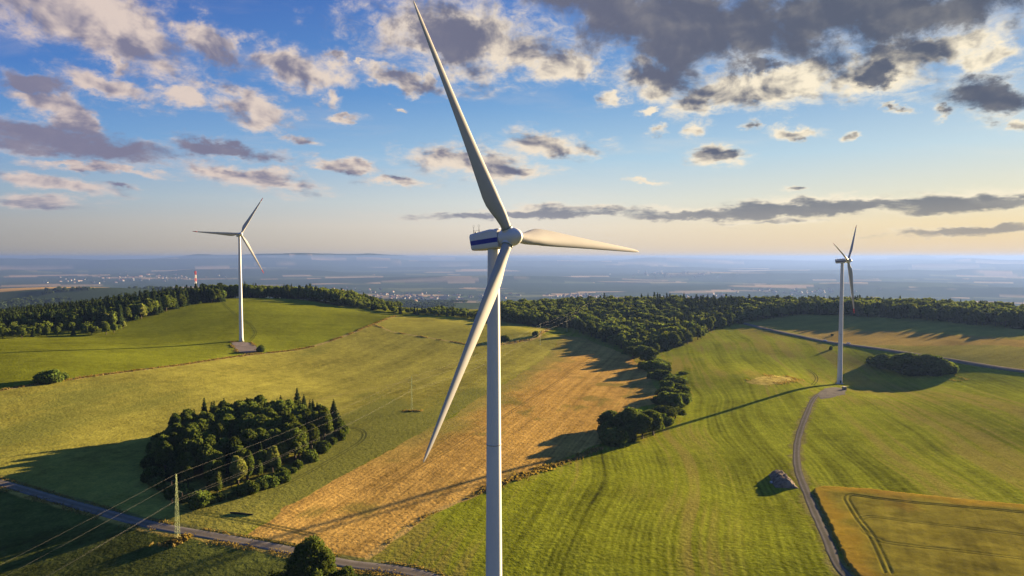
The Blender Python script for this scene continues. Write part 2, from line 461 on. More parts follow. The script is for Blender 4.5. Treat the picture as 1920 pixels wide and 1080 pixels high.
BELT = np.vstack([world_poly([(1392,604),(1500,590),(1600,594),(1700,598),(1820,609),(1925,619)]), [(760, 700), (900, 900), (900, 1300), (300, 1300)]])
RIGHT_UP = np.vstack([ROAD_R, [(700, 560), (800, 900), (300, 1150)]])
BROWN = world_poly([(1500,620),(1600,618),(1700,622),(1930,636),(1930,652),(1760,648),(1640,652),(1585,645),(1540,636)])
ISLE1 = world_poly([(1398,716),(1420,708),(1450,704),(1480,706),(1497,712),(1470,718),(1440,722),(1410,720)])
ISLE2 = world_poly([(1770,703),(1790,704),(1815,712),(1790,714),(1772,710)])
GRAVEL = world_poly([(432,641),(452,641),(470,642),(482,650),(486,660),(462,663),(446,661),(436,650)])
PAD = world_poly([(1530,740),(1545,728),(1566,726),(1590,729),(1586,740),(1560,746),(1538,750)])
def rot_uv(x, y, head):
    h = math.radians(head); return x * math.sin(h) + y * math.cos(h), x * math.cos(h) - y * math.sin(h)   # along, across the rows
def rows(x, y, head, seed, w=(1.8, 5.5, 21.0), a=(.35, .35, .3), stretch=40, bend=6.0):
    u, v = rot_uv(x, y, head)
    v = v + (fbm(x, y, 90, 2, seed + 50) - .5) * bend
    return sum(k * fbm(v, u / stretch, s, 2, seed + i) for i, (s, k) in enumerate(zip(w, a))) - .5
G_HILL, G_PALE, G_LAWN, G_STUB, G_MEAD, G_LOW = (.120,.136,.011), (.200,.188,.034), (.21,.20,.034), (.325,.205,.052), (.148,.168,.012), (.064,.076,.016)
def ground_colour(x, y, z):
    n = len(x); r = np.hypot(x, y)
    j = 0.006 * r
    jx = x + (fbm(x, y, 9, 3, 71) - .5) * j; jy = y + (fbm(x, y, 9, 3, 72) - .5) * j
    col = np.empty((n, 3)); col[:] = G_MEAD
    def lay(mask, c): col[mask] = c if np.ndim(c) == 1 else c[mask]
    def tone(mask, base, amt):
        col[mask] = np.asarray(base) * (1 + amt[mask])[:, None]
    near = (r < 1700)
    big = fbm(x, y, 120, 3, 5) - .5; mid = fbm(x, y, 22, 3, 6) - .5; sm = fbm(x, y, 3.2, 2, 8) - .5
    # right hand meadow, mown in swaths
    rw = rows(x, y, 11, 100, w=(1.7, 4.8, 15.0), stretch=50, bend=14)
    _, v0 = rot_uv(x, y, 11); v0 = v0 + (fbm(x, y, 90, 2, 150) - .5) * 14
    drill = np.sin(v0 * 2 * np.pi / 2.7) * smooth(620, 300, r) * smooth(.35, .6, fbm(x, y, 45, 2, 151)) + .8 * np.sin(v0 * 2 * np.pi / 11) ** 8
    ton = .13 * drill + 1.5 * rw + .5 * big + .35 * mid + .35 * sm
    col[:] = np.asarray(G_MEAD)[None] * (1 + ton)[:, None]
    dry = smooth(.02, .34, fbm(x, y * .6, 60, 3, 41) - .5 + 1.2 * rw + .22 * smooth(480, 700, y)) * .7
    col += dry[:, None] * (np.array((.165, .130, .032)) - col)
    left = x < -20
    # pale field with the grove
    pale = inside(np.vstack([BOUND, LAWN[2:8], STUB[7::-1], ROAD_L[::-1][8:], [(-700, 330)]]), jx, jy)
    rp = rows(x, y, 17, 130, w=(2.0, 8, 34), stretch=60, bend=8)
    tone(pale, G_PALE, .8 * rp + .35 * big + .5 * mid + .45 * sm)
    gp = (smooth(.0, .25, fbm(x, y * .5, 55, 3, 44) - .5 + .5 * rp + .1 - .25 * smooth(420, 640, y)) * .8)
    gp = np.where(pale, gp, 0)
    col += gp[:, None] * (np.array((.105, .115, .024)) - col)
    hill = inside(HILL, jx, jy)
    rh = rows(x, y, 74, 160, w=(2.5, 7, 30), stretch=40, bend=14)
    tone(hill, G_HILL, .55 * rh + .6 * big + .4 * mid + .3 * sm)
    lawn = inside(LAWN, jx, jy)
    tone(lawn, G_LAWN, .6 * rows(x, y, 60, 190) + .5 * mid)
    stub = inside(STUB, jx + (fbm(x, y, 14, 2, 77) - .5) * 5, jy)
    rs = rows(x, y, 17, 220, w=(1.6, 4.2, 16), a=(.4, .35, .25), stretch=50, bend=5)
    tone(stub, G_STUB, 1.15 * rs + .3 * big + .35 * mid + .45 * sm)
    _, v1 = rot_uv(x, y, 17); v1 = v1 + (fbm(x, y, 90, 2, 152) - .5) * 4
    col[stub] *= (1 + .13 * np.sin(v1 * 2 * np.pi / 2.4) * smooth(600, 300, r) - .12 * np.sin(v1 * np.pi / 9.6) ** 10)[stub][:, None]
    gs = np.where(stub, smooth(.06, .26, fbm(*rot_uv(x, y, 17)[::-1], 30, 3, 48) - .5 + .55 * rs - .1 * smooth(400, 600, y)) * .7, 0)
    col += gs[:, None] * (np.array((.125, .115, .025)) - col)
    # below the left road: rough grass
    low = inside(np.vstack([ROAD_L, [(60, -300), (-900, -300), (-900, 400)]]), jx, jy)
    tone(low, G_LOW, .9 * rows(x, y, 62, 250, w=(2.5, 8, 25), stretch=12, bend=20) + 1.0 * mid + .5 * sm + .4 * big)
    # beyond the right road
    ru = inside(RIGHT_UP, jx, jy)
    tone(ru, (.215, .195, .038), .5 * rows(x, y, 62, 280) + .5 * mid + .4 * big)
    br = inside(BROWN, jx + (fbm(x, y, 40, 2, 91) - .5) * 24, jy + (fbm(x, y, 40, 2, 92) - .5) * 40)
    tone(br, (.255, .185, .048), .6 * rows(x, y, 62, 300) + .6 * mid)
    # dry grass along the field edges and on the unmown islands
    def strip(line, w, c, jit=1.0):
        d = dist_line(line, x[idx], y[idx]) + (fbm(x[idx], y[idx], 6, 2, 95) - .5) * w * jit
        k = smooth(w, w * .4, d)[:, None]
        col[idx] = col[idx] * (1 - k) + np.asarray(c) * (.75 + .7 * fbm(x[idx], y[idx], 3, 2, 96))[:, None] * k
    idx = np.where(near)[0]
    dl = dist_line(STUB[0:7], x, y); bl = np.where(stub, smooth(34, 2, dl + 26 * (fbm(*rot_uv(x, y, 17)[::-1], 16, 3, 49) - .5)) * .8 * smooth(300, 400, y), 0)
    col += bl[:, None] * (np.array((.15, .145, .034)) - col)
    strip(BOUND, 2.4, (.23, .175, .07))
    strip(np.vstack([LAWN[6:], LAWN[:1]]), 2.0, (.26, .20, .07))
    strip(LAWN[4:7], 3.5, (.27, .20, .08))
    strip(ROAD_L + np.array((.0, -3.4)), 2.4, (.27, .20, .045))
    strip(ROAD_L + np.array((.0, 3.6)), 1.8, (.10, .10, .03))
    strip(TRACK, 4.2, (.13, .12, .035))
    strip(world_poly([(690,1046),(800,966),(900,924),(960,900)]), 1.8, (.27, .19, .06))
    isl = inside(ISLE1, jx, jy); tone(isl, (.235, .195, .05), 1.2 * sm + mid)
    # ---- the plain far below: a patchwork of fields, woods and villages
    f = np.where(r > 1250)[0]
    fx, fy = x[f] + (fbm(x[f], y[f], 700, 2, 61) - .5) * 260, y[f] + (fbm(x[f], y[f], 700, 2, 62) - .5) * 260
    pal = np.array([(.028,.042,.022),(.24,.18,.10),(.06,.085,.03),(.035,.05,.024),(.05,.07,.03),(.36,.26,.15),(.10,.11,.045),(.030,.044,.024)])
    cells = np.zeros((len(f), 3)); 
    for S, part in ((300.0, r[f] < 9000), (560.0, (r[f] >= 9000) & (r[f] < 20000)), (1300.0, r[f] >= 20000)):
        q = np.where(part)[0]
        if not len(q): continue
        gx, gy = fx[q] / (S * 1.3), fy[q] / S
        ix, iy = np.floor(gx).astype(int), np.floor(gy).astype(int)
        best = np.full(len(q), 1e9); bid = np.zeros(len(q))
        for a in (-1, 0, 1):
            for b in (-1, 0, 1):
                cx, cy = ix + a, iy + b
                px_ = cx + _perm[cx & 255, cy & 255]; py_ = cy + _perm[(cy + 91) & 255, (cx + 37) & 255]
                d = (gx - px_) ** 2 + (gy - py_) ** 2
                m = d < best; best[m] = d[m]; bid[m] = _perm[(cx * 3 + 11) & 255, (cy * 5 + 7) & 255][m]
        c = pal[np.clip((bid * 8).astype(int), 0, 7)]
        wood = smooth(.46, .50, fbm(fx[q] * .45, fy[q] * 1.1, S * 2.4, 4, 66))
        cells[q] = c * (1 - wood[:, None]) + np.array((.030, .046, .022)) * wood[:, None]
    cells *= (.8 + .4 * fbm(x[f], y[f], 260, 3, 64))[:, None]
    wf = np.array((.030, .046, .016)) * np.ones((len(f), 1))
    t = smooth(3000, 5200, r[f])[:, None]
    gold = inside(np.array([(-3300, 3650), (-2760, 3640), (-2330, 3960), (-2420, 4300), (-2900, 4250), (-3500, 4150)], float), fx, fy)
    c2 = wf * (1 - t) + cells * t
    c2[gold] = (.42, .27, .10)
    t0 = smooth(1250, 1700, r[f])[:, None]
    col[f] = col[f] * (1 - t0) + c2 * t0
    return np.clip(col, .004, .8)

def build_ground():
    a = np.radians(np.concatenate([np.linspace(-180, -46, 40, endpoint=False), np.linspace(-46, 46, 1250), np.linspace(46, 180, 41)[1:-1]]))
    rr = np.concatenate([[6, 30, 60, 90, 120, 140, 155], 1 / np.linspace(1 / 168, 1 / 1500, 820), 1 / np.linspace(1 / 1500, 1 / 60000, 240)[1:]])
    na, nr = len(a), len(rr)
    A, R_ = np.meshgrid(a, rr)
    x = (R_ * np.sin(A)).ravel(); y = (R_ * np.cos(A)).ravel(); z = height(x, y)
    V = np.c_[x, y, z]
    i = np.arange(nr - 1)[:, None] * na; k = np.arange(na)[None]; k2 = (np.arange(na) + 1) % na
    Fq = np.stack([i + k, i + k2[None], i + na + k2[None], i + na + k], -1).reshape(-1, 4)[:, ::-1]
    # close the middle with one more ring of faces to a centre point
    cidx = len(V); V = np.vstack([V, [0, 0, hz(0, 0)]])
    tri = np.stack([np.arange(na), np.full(na, cidx), k2, k2], -1)
    me = mesh_np('ground', V, Fq, True)
    colr = np.vstack([ground_colour(x, y, z), [G_MEAD]])
    n = len(me.vertices)
    col_attr(me, 'crop', colr[:n])
    m, N, p = material('ground')
    at = N.new('ShaderNodeAttribute', attribute_name='crop').outputs['Color']
    g = N.new('ShaderNodeNewGeometry').outputs['Position']
    f1, _ = N.noise(g, .9, 5, .65); f2, _ = N.noise(g, .16, 3, .55)
    k = N.math('MULTIPLY', N.math('MULTIPLY_ADD', f1, 1.5, .25), N.math('MULTIPLY_ADD', f2, .5, .75))
    N.l.new(N.vmath('SCALE', at, scale=k), p.inputs['Base Color'])
    p.inputs['Roughness'].default_value = 1.0; p.inputs['Specular IOR Level'].default_value = 0.0
    b = N.new('ShaderNodeBump'); b.inputs['Strength'].default_value = .7; b.inputs['Distance'].default_value = .5
    b3, _ = N.noise(g, .55, 4, .6)
    N.l.new(b3, b.inputs['Height']); N.l.new(b.outputs[0], p.inputs['Normal'])
    o = link('ground', me, m); tag(o, kind='structure')
    return o
build_ground()

# ------------------------------------------------------------------ trees
def leaf_material(name, rgb, trans=0.35, var=.30):
    m, N, p = material(name)
    oi = N.new('ShaderNodeObjectInfo')
    at = N.new('ShaderNodeAttribute', attribute_name='leaf').outputs['Color']
    hs = N.new('ShaderNodeHueSaturation')
    N.put(hs.inputs['Color'], at)
    N.put(hs.inputs['Hue'], N.math('MULTIPLY_ADD', oi.outputs['Random'], .05, .475))
    rnd2 = N.math('FRACT', N.math('MULTIPLY', oi.outputs['Random'], 7.31))
    N.put(hs.inputs['Value'], N.math('MULTIPLY_ADD', rnd2, 2 * var, 1 - var))
    hs.inputs['Saturation'].default_value = 1.0
    c = N.vmath('MULTIPLY', hs.outputs[0], rgb)
    N.n.remove(p)
    d = N.new('ShaderNodeBsdfDiffuse'); t = N.new('ShaderNodeBsdfTranslucent'); mx = N.new('ShaderNodeMixShader')
    N.put(d.inputs['Color'], c); N.put(t.inputs['Color'], N.vmath('MULTIPLY', c, (1.2, 1.15, .7)))
    mx.inputs[0].default_value = trans
    N.l.new(d.outputs[0], mx.inputs[1]); N.l.new(t.outputs[0], mx.inputs[2])
    N.l.new(mx.outputs[0], N.n['Material Output'].inputs[0])
    return m
M_LEAF = leaf_material('broad_leaves', (.078, .104, .021), .36, .36)
M_NEEDLE = leaf_material('needles', (.044, .066, .020), .2, .25)
M_BUSH = leaf_material('bush_leaves', (.074, .104, .022), .35, .36)
M_LIGHT = leaf_material('pale_leaves', (.17, .19, .05))
M_DRY = leaf_material('dry_grass', (.22, .165, .05), .35, .2)
M_BARK = simple('bark', (.06, .045, .032), .9, .4, 3.0)

def leaves(P, Nn, size, rng, col, jitter=.8, aspect=1.4):
    """one quad per clump of leaves at points P, facing roughly along Nn"""
    n = len(P)
    d = Nn + rng.normal(size=(n, 3)) * jitter; d /= np.linalg.norm(d, axis=1)[:, None] + 1e-9
    a = np.cross(d, rng.normal(size=(n, 3))); a /= np.linalg.norm(a, axis=1)[:, None] + 1e-9
    b = np.cross(d, a)
    s = (np.asarray(size) * rng.uniform(.6, 1.35, n))[:, None]
    a = a * s * .5 * aspect; b = b * s * .5
    k = rng.uniform(.55, 1.0, (n, 1))
    V = np.stack([P - a - b * k, P + a * .7 - b, P + a + b * k, P - a * .6 + b], 1).reshape(-1, 3)
    return V, np.arange(4 * n).reshape(n, 4), np.repeat(col, 4, axis=0)
def crown_mesh(name, P, Nn, size, rng, col, mat, jitter=.8, aspect=1.4):
    V, Fq, cc = leaves(P, Nn, size, rng, col, jitter, aspect)
    me = mesh_np(name, V, Fq); col_attr(me, 'leaf', cc[:len(me.vertices)]); me.materials.append(mat); return me
def lumps_points(rng, L, n, fill=.25, zcut=-.55):
    """points on the outer shell of a union of ellipsoids L = [(x,y,z,rx,ry,rz)]"""
    L = np.array(L); w = (L[:, 3] * L[:, 4] + L[:, 4] * L[:, 5] + L[:, 3] * L[:, 5]); w = w / w.sum()
    i = rng.choice(len(L), n * 3, p=w)
    u = rng.normal(size=(n * 3, 3)); u /= np.linalg.norm(u, axis=1)[:, None]
    u = u[:]; rad = np.where(rng.random(n * 3) < fill, rng.uniform(.5, .9, n * 3), rng.uniform(.74, 1.26, n * 3))
    P = L[i, :3] + u * L[i, 3:] * rad[:, None]
    ok = (u[:, 2] > zcut)
    for c in L:                      # drop what lies deep inside another lump
        q = ((P - c[:3]) / c[3:]); ok &= ~((q ** 2).sum(1) < .42)
    k = np.where(ok)[0][:n]
    return P[k], u[k], i[k]
def trunk_mesh(h, r, rng, limbs=5, name='trunk'):
    mb = MB()
    mb.tube([(0, 0, -.4), (0, 0, .3), (rng.normal() * .12, rng.normal() * .12, h * .35), (rng.normal() * .25, rng.normal() * .25, h * .62)], [r * 1.35, r, r * .75, r * .4], 7)
    for k in range(limbs):
        a = 2 * math.pi * (k / limbs + rng.random() * .2); z0 = h * rng.uniform(.25, .5)
        l = h * rng.uniform(.18, .30)
        mb.tube([(0, 0, z0), (math.cos(a) * l * .55, math.sin(a) * l * .55, z0 + l * .5), (math.cos(a) * l, math.sin(a) * l, z0 + l * 1.1)], [r * .42, r * .28, r * .12], 5)
    me = mb.mesh(name, True); me.materials.append(M_BARK); return me
def tint(rng, n, clump, amt=.28):
    """leaf colour multiplier: every clump its own tone, every leaf a little more"""
    base = clump[:, None] * np.ones((1, 3))
    base = base * (1 + rng.normal(size=(n, 1)) * .12)
    base[:, 0] *= 1 + rng.normal(size=n) * .08
    return np.clip(base, .3, 2.0)
def broadleaf(seed, h=12.0, w=9.5, n=3600, leaf=.62, mat=None, low=.12, spire=0.0):
    """crown + trunk meshes of one broad-leaved tree, height h, width w"""
    rng = np.random.default_rng(seed); L = []
    nl = rng.integers(22, 31)
    L.append((0, 0, h * .58, w * .33, w * .33, h * .33))
    for k in range(nl):
        a = rng.uniform(0, 2 * math.pi); t = rng.random()
        zc = h * (low + .17 + (.86 - low - .17) * t)
        prof = math.sin(math.pi * min(1, .24 + .72 * t)) ** .7 * (1 - spire * t)
        rad = w * .5 * prof * rng.uniform(.45, .78)
        s = w * rng.uniform(.085, .19) * (1 - .35 * t * spire)
        L.append((math.cos(a) * rad, math.sin(a) * rad, zc, s, s * rng.uniform(.85, 1.15), s * rng.uniform(.75, 1.05)))
    L.append((rng.normal() * .4, rng.normal() * .4, h * .88, w * .15, w * .15, h * .12))
    P, u, i = lumps_points(rng, L, n)
    P[:, 2] = np.minimum(P[:, 2], h * 1.01)
    cl = rng.uniform(.72, 1.30, len(L))[i]
    c = crown_mesh('crown', P, u, leaf, rng, tint(rng, len(P), cl), mat or M_LEAF)
    return c, trunk_mesh(h, .026 * h + .05, rng)
def spruce(seed, h=20.0, w=6.2, n=3200, leaf=.75):
    rng = np.random.default_rng(seed)
    t = rng.random(n) ** .72                      # 0 top .. 1 bottom
    whorl = np.round(t * 19 + rng.normal(size=n) * .12) / 19
    z = h * (1 - whorl * .93)
    rad = w * .5 * (whorl ** .86) * (1 + .16 * np.sin(whorl * 57 + seed)) + .08
    nb = 9
    a = (rng.integers(0, nb, n) + (whorl * 19 * .37) % 1) * 2 * math.pi / nb + rng.normal(size=n) * .13
    asym = 1 + .14 * np.sin(a * 2 + seed) + .10 * np.sin(a * 3 + seed * 2)
    f = rng.random(n) ** .55
    x = np.cos(a) * rad * f * asym; y = np.sin(a) * rad * f * asym
    zz = z - f * f * rad * .42 + rng.normal(size=n) * .10
    P = np.c_[x, y, np.maximum(zz, .5)]
    Nn = np.c_[np.cos(a) * .55, np.sin(a) * .55, np.full(n, .9)]
    cl = .75 + .5 * ((np.sin(whorl * 61 + a * 3 + seed) + 1) / 2)
    c = crown_mesh('crown', P, Nn, leaf * (0.55 + .5 * whorl), rng, tint(rng, n, cl), M_NEEDLE, .5, 1.7)
    mb = MB(); mb.tube([(0, 0, -.4), (0, 0, h * .4), (0, 0, h * .97)], [.30, .2, .03], 7)
    tr = mb.mesh('trunk', True); tr.materials.append(M_BARK)
    return c, tr
def bush(seed, h=3.2, w=5.0, n=2600, leaf=.36, mat=None):
    rng = np.random.default_rng(seed); L = [(0, 0, h * .42, w * .40, w * .40, h * .46)]
    for k in range(14):
        a = rng.uniform(0, 2 * math.pi); rd = w * rng.uniform(.15, .40); s = w * rng.uniform(.11, .21)
        L.append((math.cos(a) * rd, math.sin(a) * rd, h * rng.uniform(.14, .80 if rd < w * .3 else .5), s, s, min(s * 1.2, h * .32)))
    P, u, i = lumps_points(rng, L, n, zcut=-1.0); P[:, 2] = np.clip(P[:, 2], .05, h * 1.02)
    cl = rng.uniform(.72, 1.3, len(L))[i]
    c = crown_mesh('foliage', P, u, leaf, rng, tint(rng, len(P), cl), mat or M_BUSH)
    mb = MB()
    for k in range(4):
        a = k * 1.6 + rng.random(); mb.tube([(0, 0, -.2), (math.cos(a) * .4, math.sin(a) * .4, h * .3), (math.cos(a) * w * .2, math.sin(a) * w * .2, h * .62)], [.09, .07, .03], 5)
    st = mb.mesh('stem', True); st.materials.append(M_BARK)
    return c, st
BROAD = [broadleaf(21 + k, 12.0, w, 5600, .50, mat=m, low=l, spire=s) for k, (w, m, l, s) in enumerate([(9.5, None, .10, 0), (8.6, None, .14, .25), (10.4, None, .08, 0), (7.6, None, .12, .5), (9.0, M_BUSH, .05, .1), (8.2, M_LIGHT, .1, .35), (6.4, M_BUSH, .1, .7), (8.0, None, .05, .6)])]
SPRUCE = [spruce(41 + k, 20.0, w) for k, w in enumerate((7.4, 8.4, 6.8, 9.2))]
BUSH = [bush(61 + k, 3.2, w) for k, w in enumerate((5.0, 4.4, 5.8, 3.8))]
def big_tree():
    rng = np.random.default_rng(77)
    L = [(0, 0, 8, 4.8, 4.6, 7), (-4.0, .5, 6, 3.6, 3.6, 5.2), (4.2, -.3, 5.2, 3.2, 3.4, 4.6), (1.0, 0, 13.2, 2.7, 2.6, 3.2), (-2.4, .6, 11.6, 2.4, 2.4, 2.8), (3.4, .4, 10.0, 2.2, 2.4, 2.6), (-6.2, 0, 3.2, 2.4, 2.4, 3.0), (6.2, 0, 2.8, 2.0, 2.2, 2.6)]
    for k in range(34):
        a = rng.uniform(0, 6.28); z = rng.uniform(1.5, 14.5); rr = 6.6 * math.sin(math.pi * min(.97, .26 + .7 * z / 16)) ** .7 * rng.uniform(.7, 1.02)
        s = rng.uniform(.8, 1.9); L.append((math.cos(a) * rr, math.sin(a) * rr, z, s, s, s * .9))
    P, u, i = lumps_points(rng, L, 24000, zcut=-.9); P[:, 2] = np.maximum(P[:, 2], .1)
    return crown_mesh('crown', P, u, .40, rng, tint(rng, len(P), rng.uniform(.65, 1.35, len(L))[i]), M_LEAF), trunk_mesh(15, .45, rng)
BIG = big_tree()
BUSH_FINE = [bush(91, 4.0, 6.5, 4200, .30, M_LEAF), bush(92, 3.2, 5.5, 3600, .28)]
HB = {'b': 12.0, 's': 20.0, 'u': 3.2}
PLANTED = {'broadleaf_tree': 0, 'spruce_tree': 0, 'bush': 0}
def plant(kind, x, y, h, label, group, wide=1.0, var=None, z=None, protos=None, rng=random.Random(5)):
    """one tree or bush as a thing of its own: an Empty with its crown and trunk"""
    name, protos_, h0, cat = {'b': ('broadleaf_tree', BROAD, 12.0, 'tree'), 's': ('spruce_tree', SPRUCE, 20.0, 'tree'), 'u': ('bush', BUSH, 3.2, 'bush')}[kind]
    protos_ = protos or protos_
    pr = protos_[rng.randrange(len(protos_)) if var is None else var]
    if protos: h0 = max(v.co.z for v in pr[0].vertices)
    o = empty(name, (x, y, hz(x, y) if z is None else z), rng.uniform(0, 6.28))
    k = h / h0; o.scale = (k * wide, k * wide, k)
    link('foliage' if kind == 'u' else 'crown', pr[0], parent=o)
    link('stem' if kind == 'u' else 'trunk', pr[1], parent=o)
    tag(o, label, cat, group); PLANTED[name] += 1
    return o
def scatter(poly, step, rng, jit=.42):
    x0, y0 = poly.min(0); x1, y1 = poly.max(0)
    X, Y = np.meshgrid(np.arange(x0, x1, step), np.arange(y0, y1, step * .87))
    X = X + (np.arange(X.shape[0]) % 2)[:, None] * step / 2
    X = X.ravel() + rng.uniform(-jit, jit, X.size) * step; Y = Y.ravel() + rng.uniform(-jit, jit, Y.size) * step
    k = inside(poly, X, Y); return X[k], Y[k]

# --- the grove beside the lattice pylon
GROVE = np.array([(-196,382),(-184,342),(-160,303),(-136,284),(-124,279),(-108,300),(-101,335),(-97,380),(-112,414),(-145,426),(-176,414)], float)
def build_grove():
    rng = np.random.default_rng(5); cx, cy = GROVE.mean(0)
    inner = (GROVE - (cx, cy)) * .88 + (cx, cy)
    X, Y = scatter(inner, 6.7, rng)
    for x, y in zip(X, Y):
        t = (y - 290) / 130
        sp = rng.random() < (.30 if y > 385 else .10)
        if sp: plant('s', x, y, rng.uniform(13, 19.5) if y > 380 else rng.uniform(11, 17), 'dark spruce rising among the broadleaf trees of the grove by the lattice pylon', 'spruces of the grove by the pylon', 1.05)
        else: plant('b', x, y, rng.uniform(7.5, 15.5) + 2.5 * t - 3.0 * float(smooth(330, 280, np.array(y))) + 3.2 * math.exp(-((x + 140) / 28) ** 2 - ((y - 375) / 45) ** 2), 'broadleaf tree in the dense grove behind the lattice pylon', 'broadleaf trees of the grove by the pylon', rng.uniform(.85, 1.15), var=int(rng.choice([0,1,2,3,4,6,7,3,1])))
    for x, y, h in ((-181, 398, 20), (-174, 392, 19), (-172, 404, 18.5), (-160, 408, 18), (-133, 419, 21.5), (-127, 413, 18.5), (-106, 402, 17), (-119, 404, 17)):
        plant('s', x, y, h, 'tall dark spruce standing above the far side of the grove', 'tall spruces of the grove', 1.15)
    for x, y, h in ((-122, 300, 13), (-128, 292, 9), (-113, 318, 12)):
        plant('b', x, y, h, 'pale green loose tree at the sunny front of the grove', 'pale trees of the grove', .95, var=5)
    edge = spline(np.vstack([GROVE, GROVE[:1]]), 6)
    acc = 0
    for a, b in zip(edge[:-1], edge[1:]):
        acc += np.hypot(*(b - a))
        if acc > 3.2:
            acc = 0
            j = rng.uniform(-1.5, 1.5, 2)
            plant('u', a[0] + j[0], a[1] + j[1], rng.uniform(2.4, 6.0), 'bush in the leafy edge of the grove by the lattice pylon', 'bushes round the grove', rng.uniform(.8, 1.15))
build_grove()

# --- the hedge of trees and bushes between the golden and the green field
def at_px(cx, by, w, top, kind, label, group, var=None):
    """plant by its place on the photograph: foot, width and top in pixels"""
    q = ground_at(cx, by); D = q[1]
    h = (by - top) * D / F * 1.0; wd = w * D / F
    w0 = {'b': 8.9, 'u': 4.8, 's': 6.2}[kind]; h0 = HB[kind]
    return plant(kind, q[0], q[1] + wd * .25, h, label, group, 1.18 * (wd / w0) / (h / h0), var)
Z6 = lambda x, y: (960 + x / 3.375, 540 + y / 3.375)
HEDGE_TREES = [(630,900,140,785),(700,925,120,790),(760,930,150,765),(830,960,110,800),(900,940,120,780),(970,850,140,755),(1040,830,90,762),(800,900,120,775),(875,905,120,778)]
HEDGE = [(650,1000,140,890),(600,950,90,850),(720,975,80,880),(985,870,70,815),(930,870,80,800),(1010,765,150,668),(1080,735,90,670),(1050,762,60,726),(960,740,90,680),(1000,700,110,635),
         (985,650,90,590),(1085,662,90,618),(1050,612,110,565),(1015,640,80,600),(1110,690,60,655),(880,572,42,538),(960,582,110,525),(1010,592,80,548),(920,575,70,535),
         (830,512,60,468),(920,532,120,460),(985,527,50,482),(870,520,80,470),(940,505,80,455)]
HEDGE_UP = [(770,452,95,373),(830,462,100,365),(880,472,75,378),(865,478,85,425),(800,440,80,375)]
for cx, by, w, top in HEDGE_TREES:
    (px, py), tp, ww = Z6(cx, by), 540 + top / 3.375, w / 3.375
    at_px(px, py, ww * 1.1, tp, 'b', 'dark rounded tree in the clump at the near end of the hedge between the fields', 'trees at the near end of the hedge', var=random.Random(cx).choice([0, 1, 2, 4]))
for cx, by, w, top in HEDGE:
    (px, py), tp, ww = Z6(cx, by), 540 + top / 3.375, w / 3.375
    at_px(px, py, ww * 1.1, tp, 'u', 'bush in the curved hedge between the golden and the green field', 'bushes of the curved hedge')
for cx, by, w, top in HEDGE_UP:
    (px, py), tp, ww = Z6(cx, by), 540 + top / 3.375, w / 3.375
    at_px(px, py, ww * 1.1, tp, 'b', 'rounded tree where the curved hedge leaves the wood', 'trees where the hedge meets the wood', var=random.Random(cx).choice([0, 2, 4]))

# --- single bushes and trees standing in the fields
ONE = [(84,718,34,696,'u','broad dark bush on the field edge below the left hill'),(118,712,15,699,'u','small round bush right of a broad dark bush below the left hill'),
       (488,660,16,648,'u','dark bush at the corner of the gravel pad of the hill turbine'),
       (945,640,15,630,'u','low loose bush beside the tall white tower at the lawn corner'),(1004,632,12,621,'u','round dark bush left of the pole at the lawn corner'),
       (1559,656,7,649,'u','tiny tree on the meadow below the right road'),(1561,630,6,626,'u','tiny bush above the right road beside the tower'),(1284,701,14,697,'u','low bush alone on the green field right of the hedge'),
       (1390,608,10,598,'u','bush at the bend where the right road comes out of the wood')]
for cx, by, w, top, k, lab in ONE: at_px(cx, by, w, top, k, lab, None)
q = ground_at(582, 1079)
plant('b', q[0] * .965, q[1] - 7, 16.6, 'large round dark tree beside the road at the bottom of the picture', None, 1.0, var=0, protos=[BIG]).rotation_euler = (0, 0, .2)
for cx, by, w, top, v, lab in ((655,1100,80,1058,1,'bright green bush at the roadside right of the big round tree'),(610,1105,70,1066,1,'bright green bush in front of the big round tree'),(540,1100,70,1062,0,'dark bush at the left foot of the big round tree')):
    q = ground_at(cx, min(by, 1079)); q[1] -= 8
    plant('u', q[0], q[1], (by - top) * q[1] / F * .9, lab, None, 1.0, var=v, protos=BUSH_FINE)
for cx, by, w, top in ((1668,692,50,668),(1700,698,60,672),(1735,700,60,669),(1755,702,50,672),(1772,702,40,678),(1650,686,34,671),(1718,704,60,680),(1690,690,50,671),(1745,696,50,670),(1780,700,26,682)):
    jr = random.Random(cx); by += jr.uniform(-3, 3); top += jr.uniform(-5, 7)
    at_px(cx, by, w, top, 'u', 'dark bush in the shrubby mound right of the right-hand turbine', 'bushes of the mound by the right turbine')

for cx, by, w, top in ((1662,690,38,666),(1708,700,48,664),(1742,701,44,666),(1772,703,34,675)):
    at_px(cx, by, w, top, 'b', 'dark leafy tree among the bushes of the mound right of the right-hand turbine', 'trees of the mound by the right turbine', var=random.Random(cx).choice([0, 2, 4]))

# --- woods: what stands nearest is planted tree by tree, the rest is one mass per wood
WOODS = []
def wood(poly, step, hb, hs, share, label_b, label_s, group, seed, cond=None, take=None):
    rng = np.random.default_rng(seed); X, Y = scatter(poly, step, rng)
    z = height(X, Y)
    for x, y, zz in zip(X, Y, z):
        s = rng.random() < (share(x, y) if callable(share) else share)
        h = rng.uniform(*(hs if s else hb))
        if group == 'forest on the ridge':
            e = smooth(-190, -260, np.array(x)) * 1.0
            h *= .62 + .75 * float(e)
            if x > -170 and rng.random() < float(smooth(30, 90, np.array(y - 905 - 25 * math.sin(x * .05)))): continue
        if group.startswith('forest left'): h *= 1 - .42 * float(smooth(-420, -600, np.array(x)))
        WOODS.append((math.hypot(x, y) * (1.0), 's' if s else 'b', x, y, zz, h, label_s if s else label_b, group + (' spruces' if s else ' trees')))
def wp(px, back): return np.vstack([world_poly(px), back])
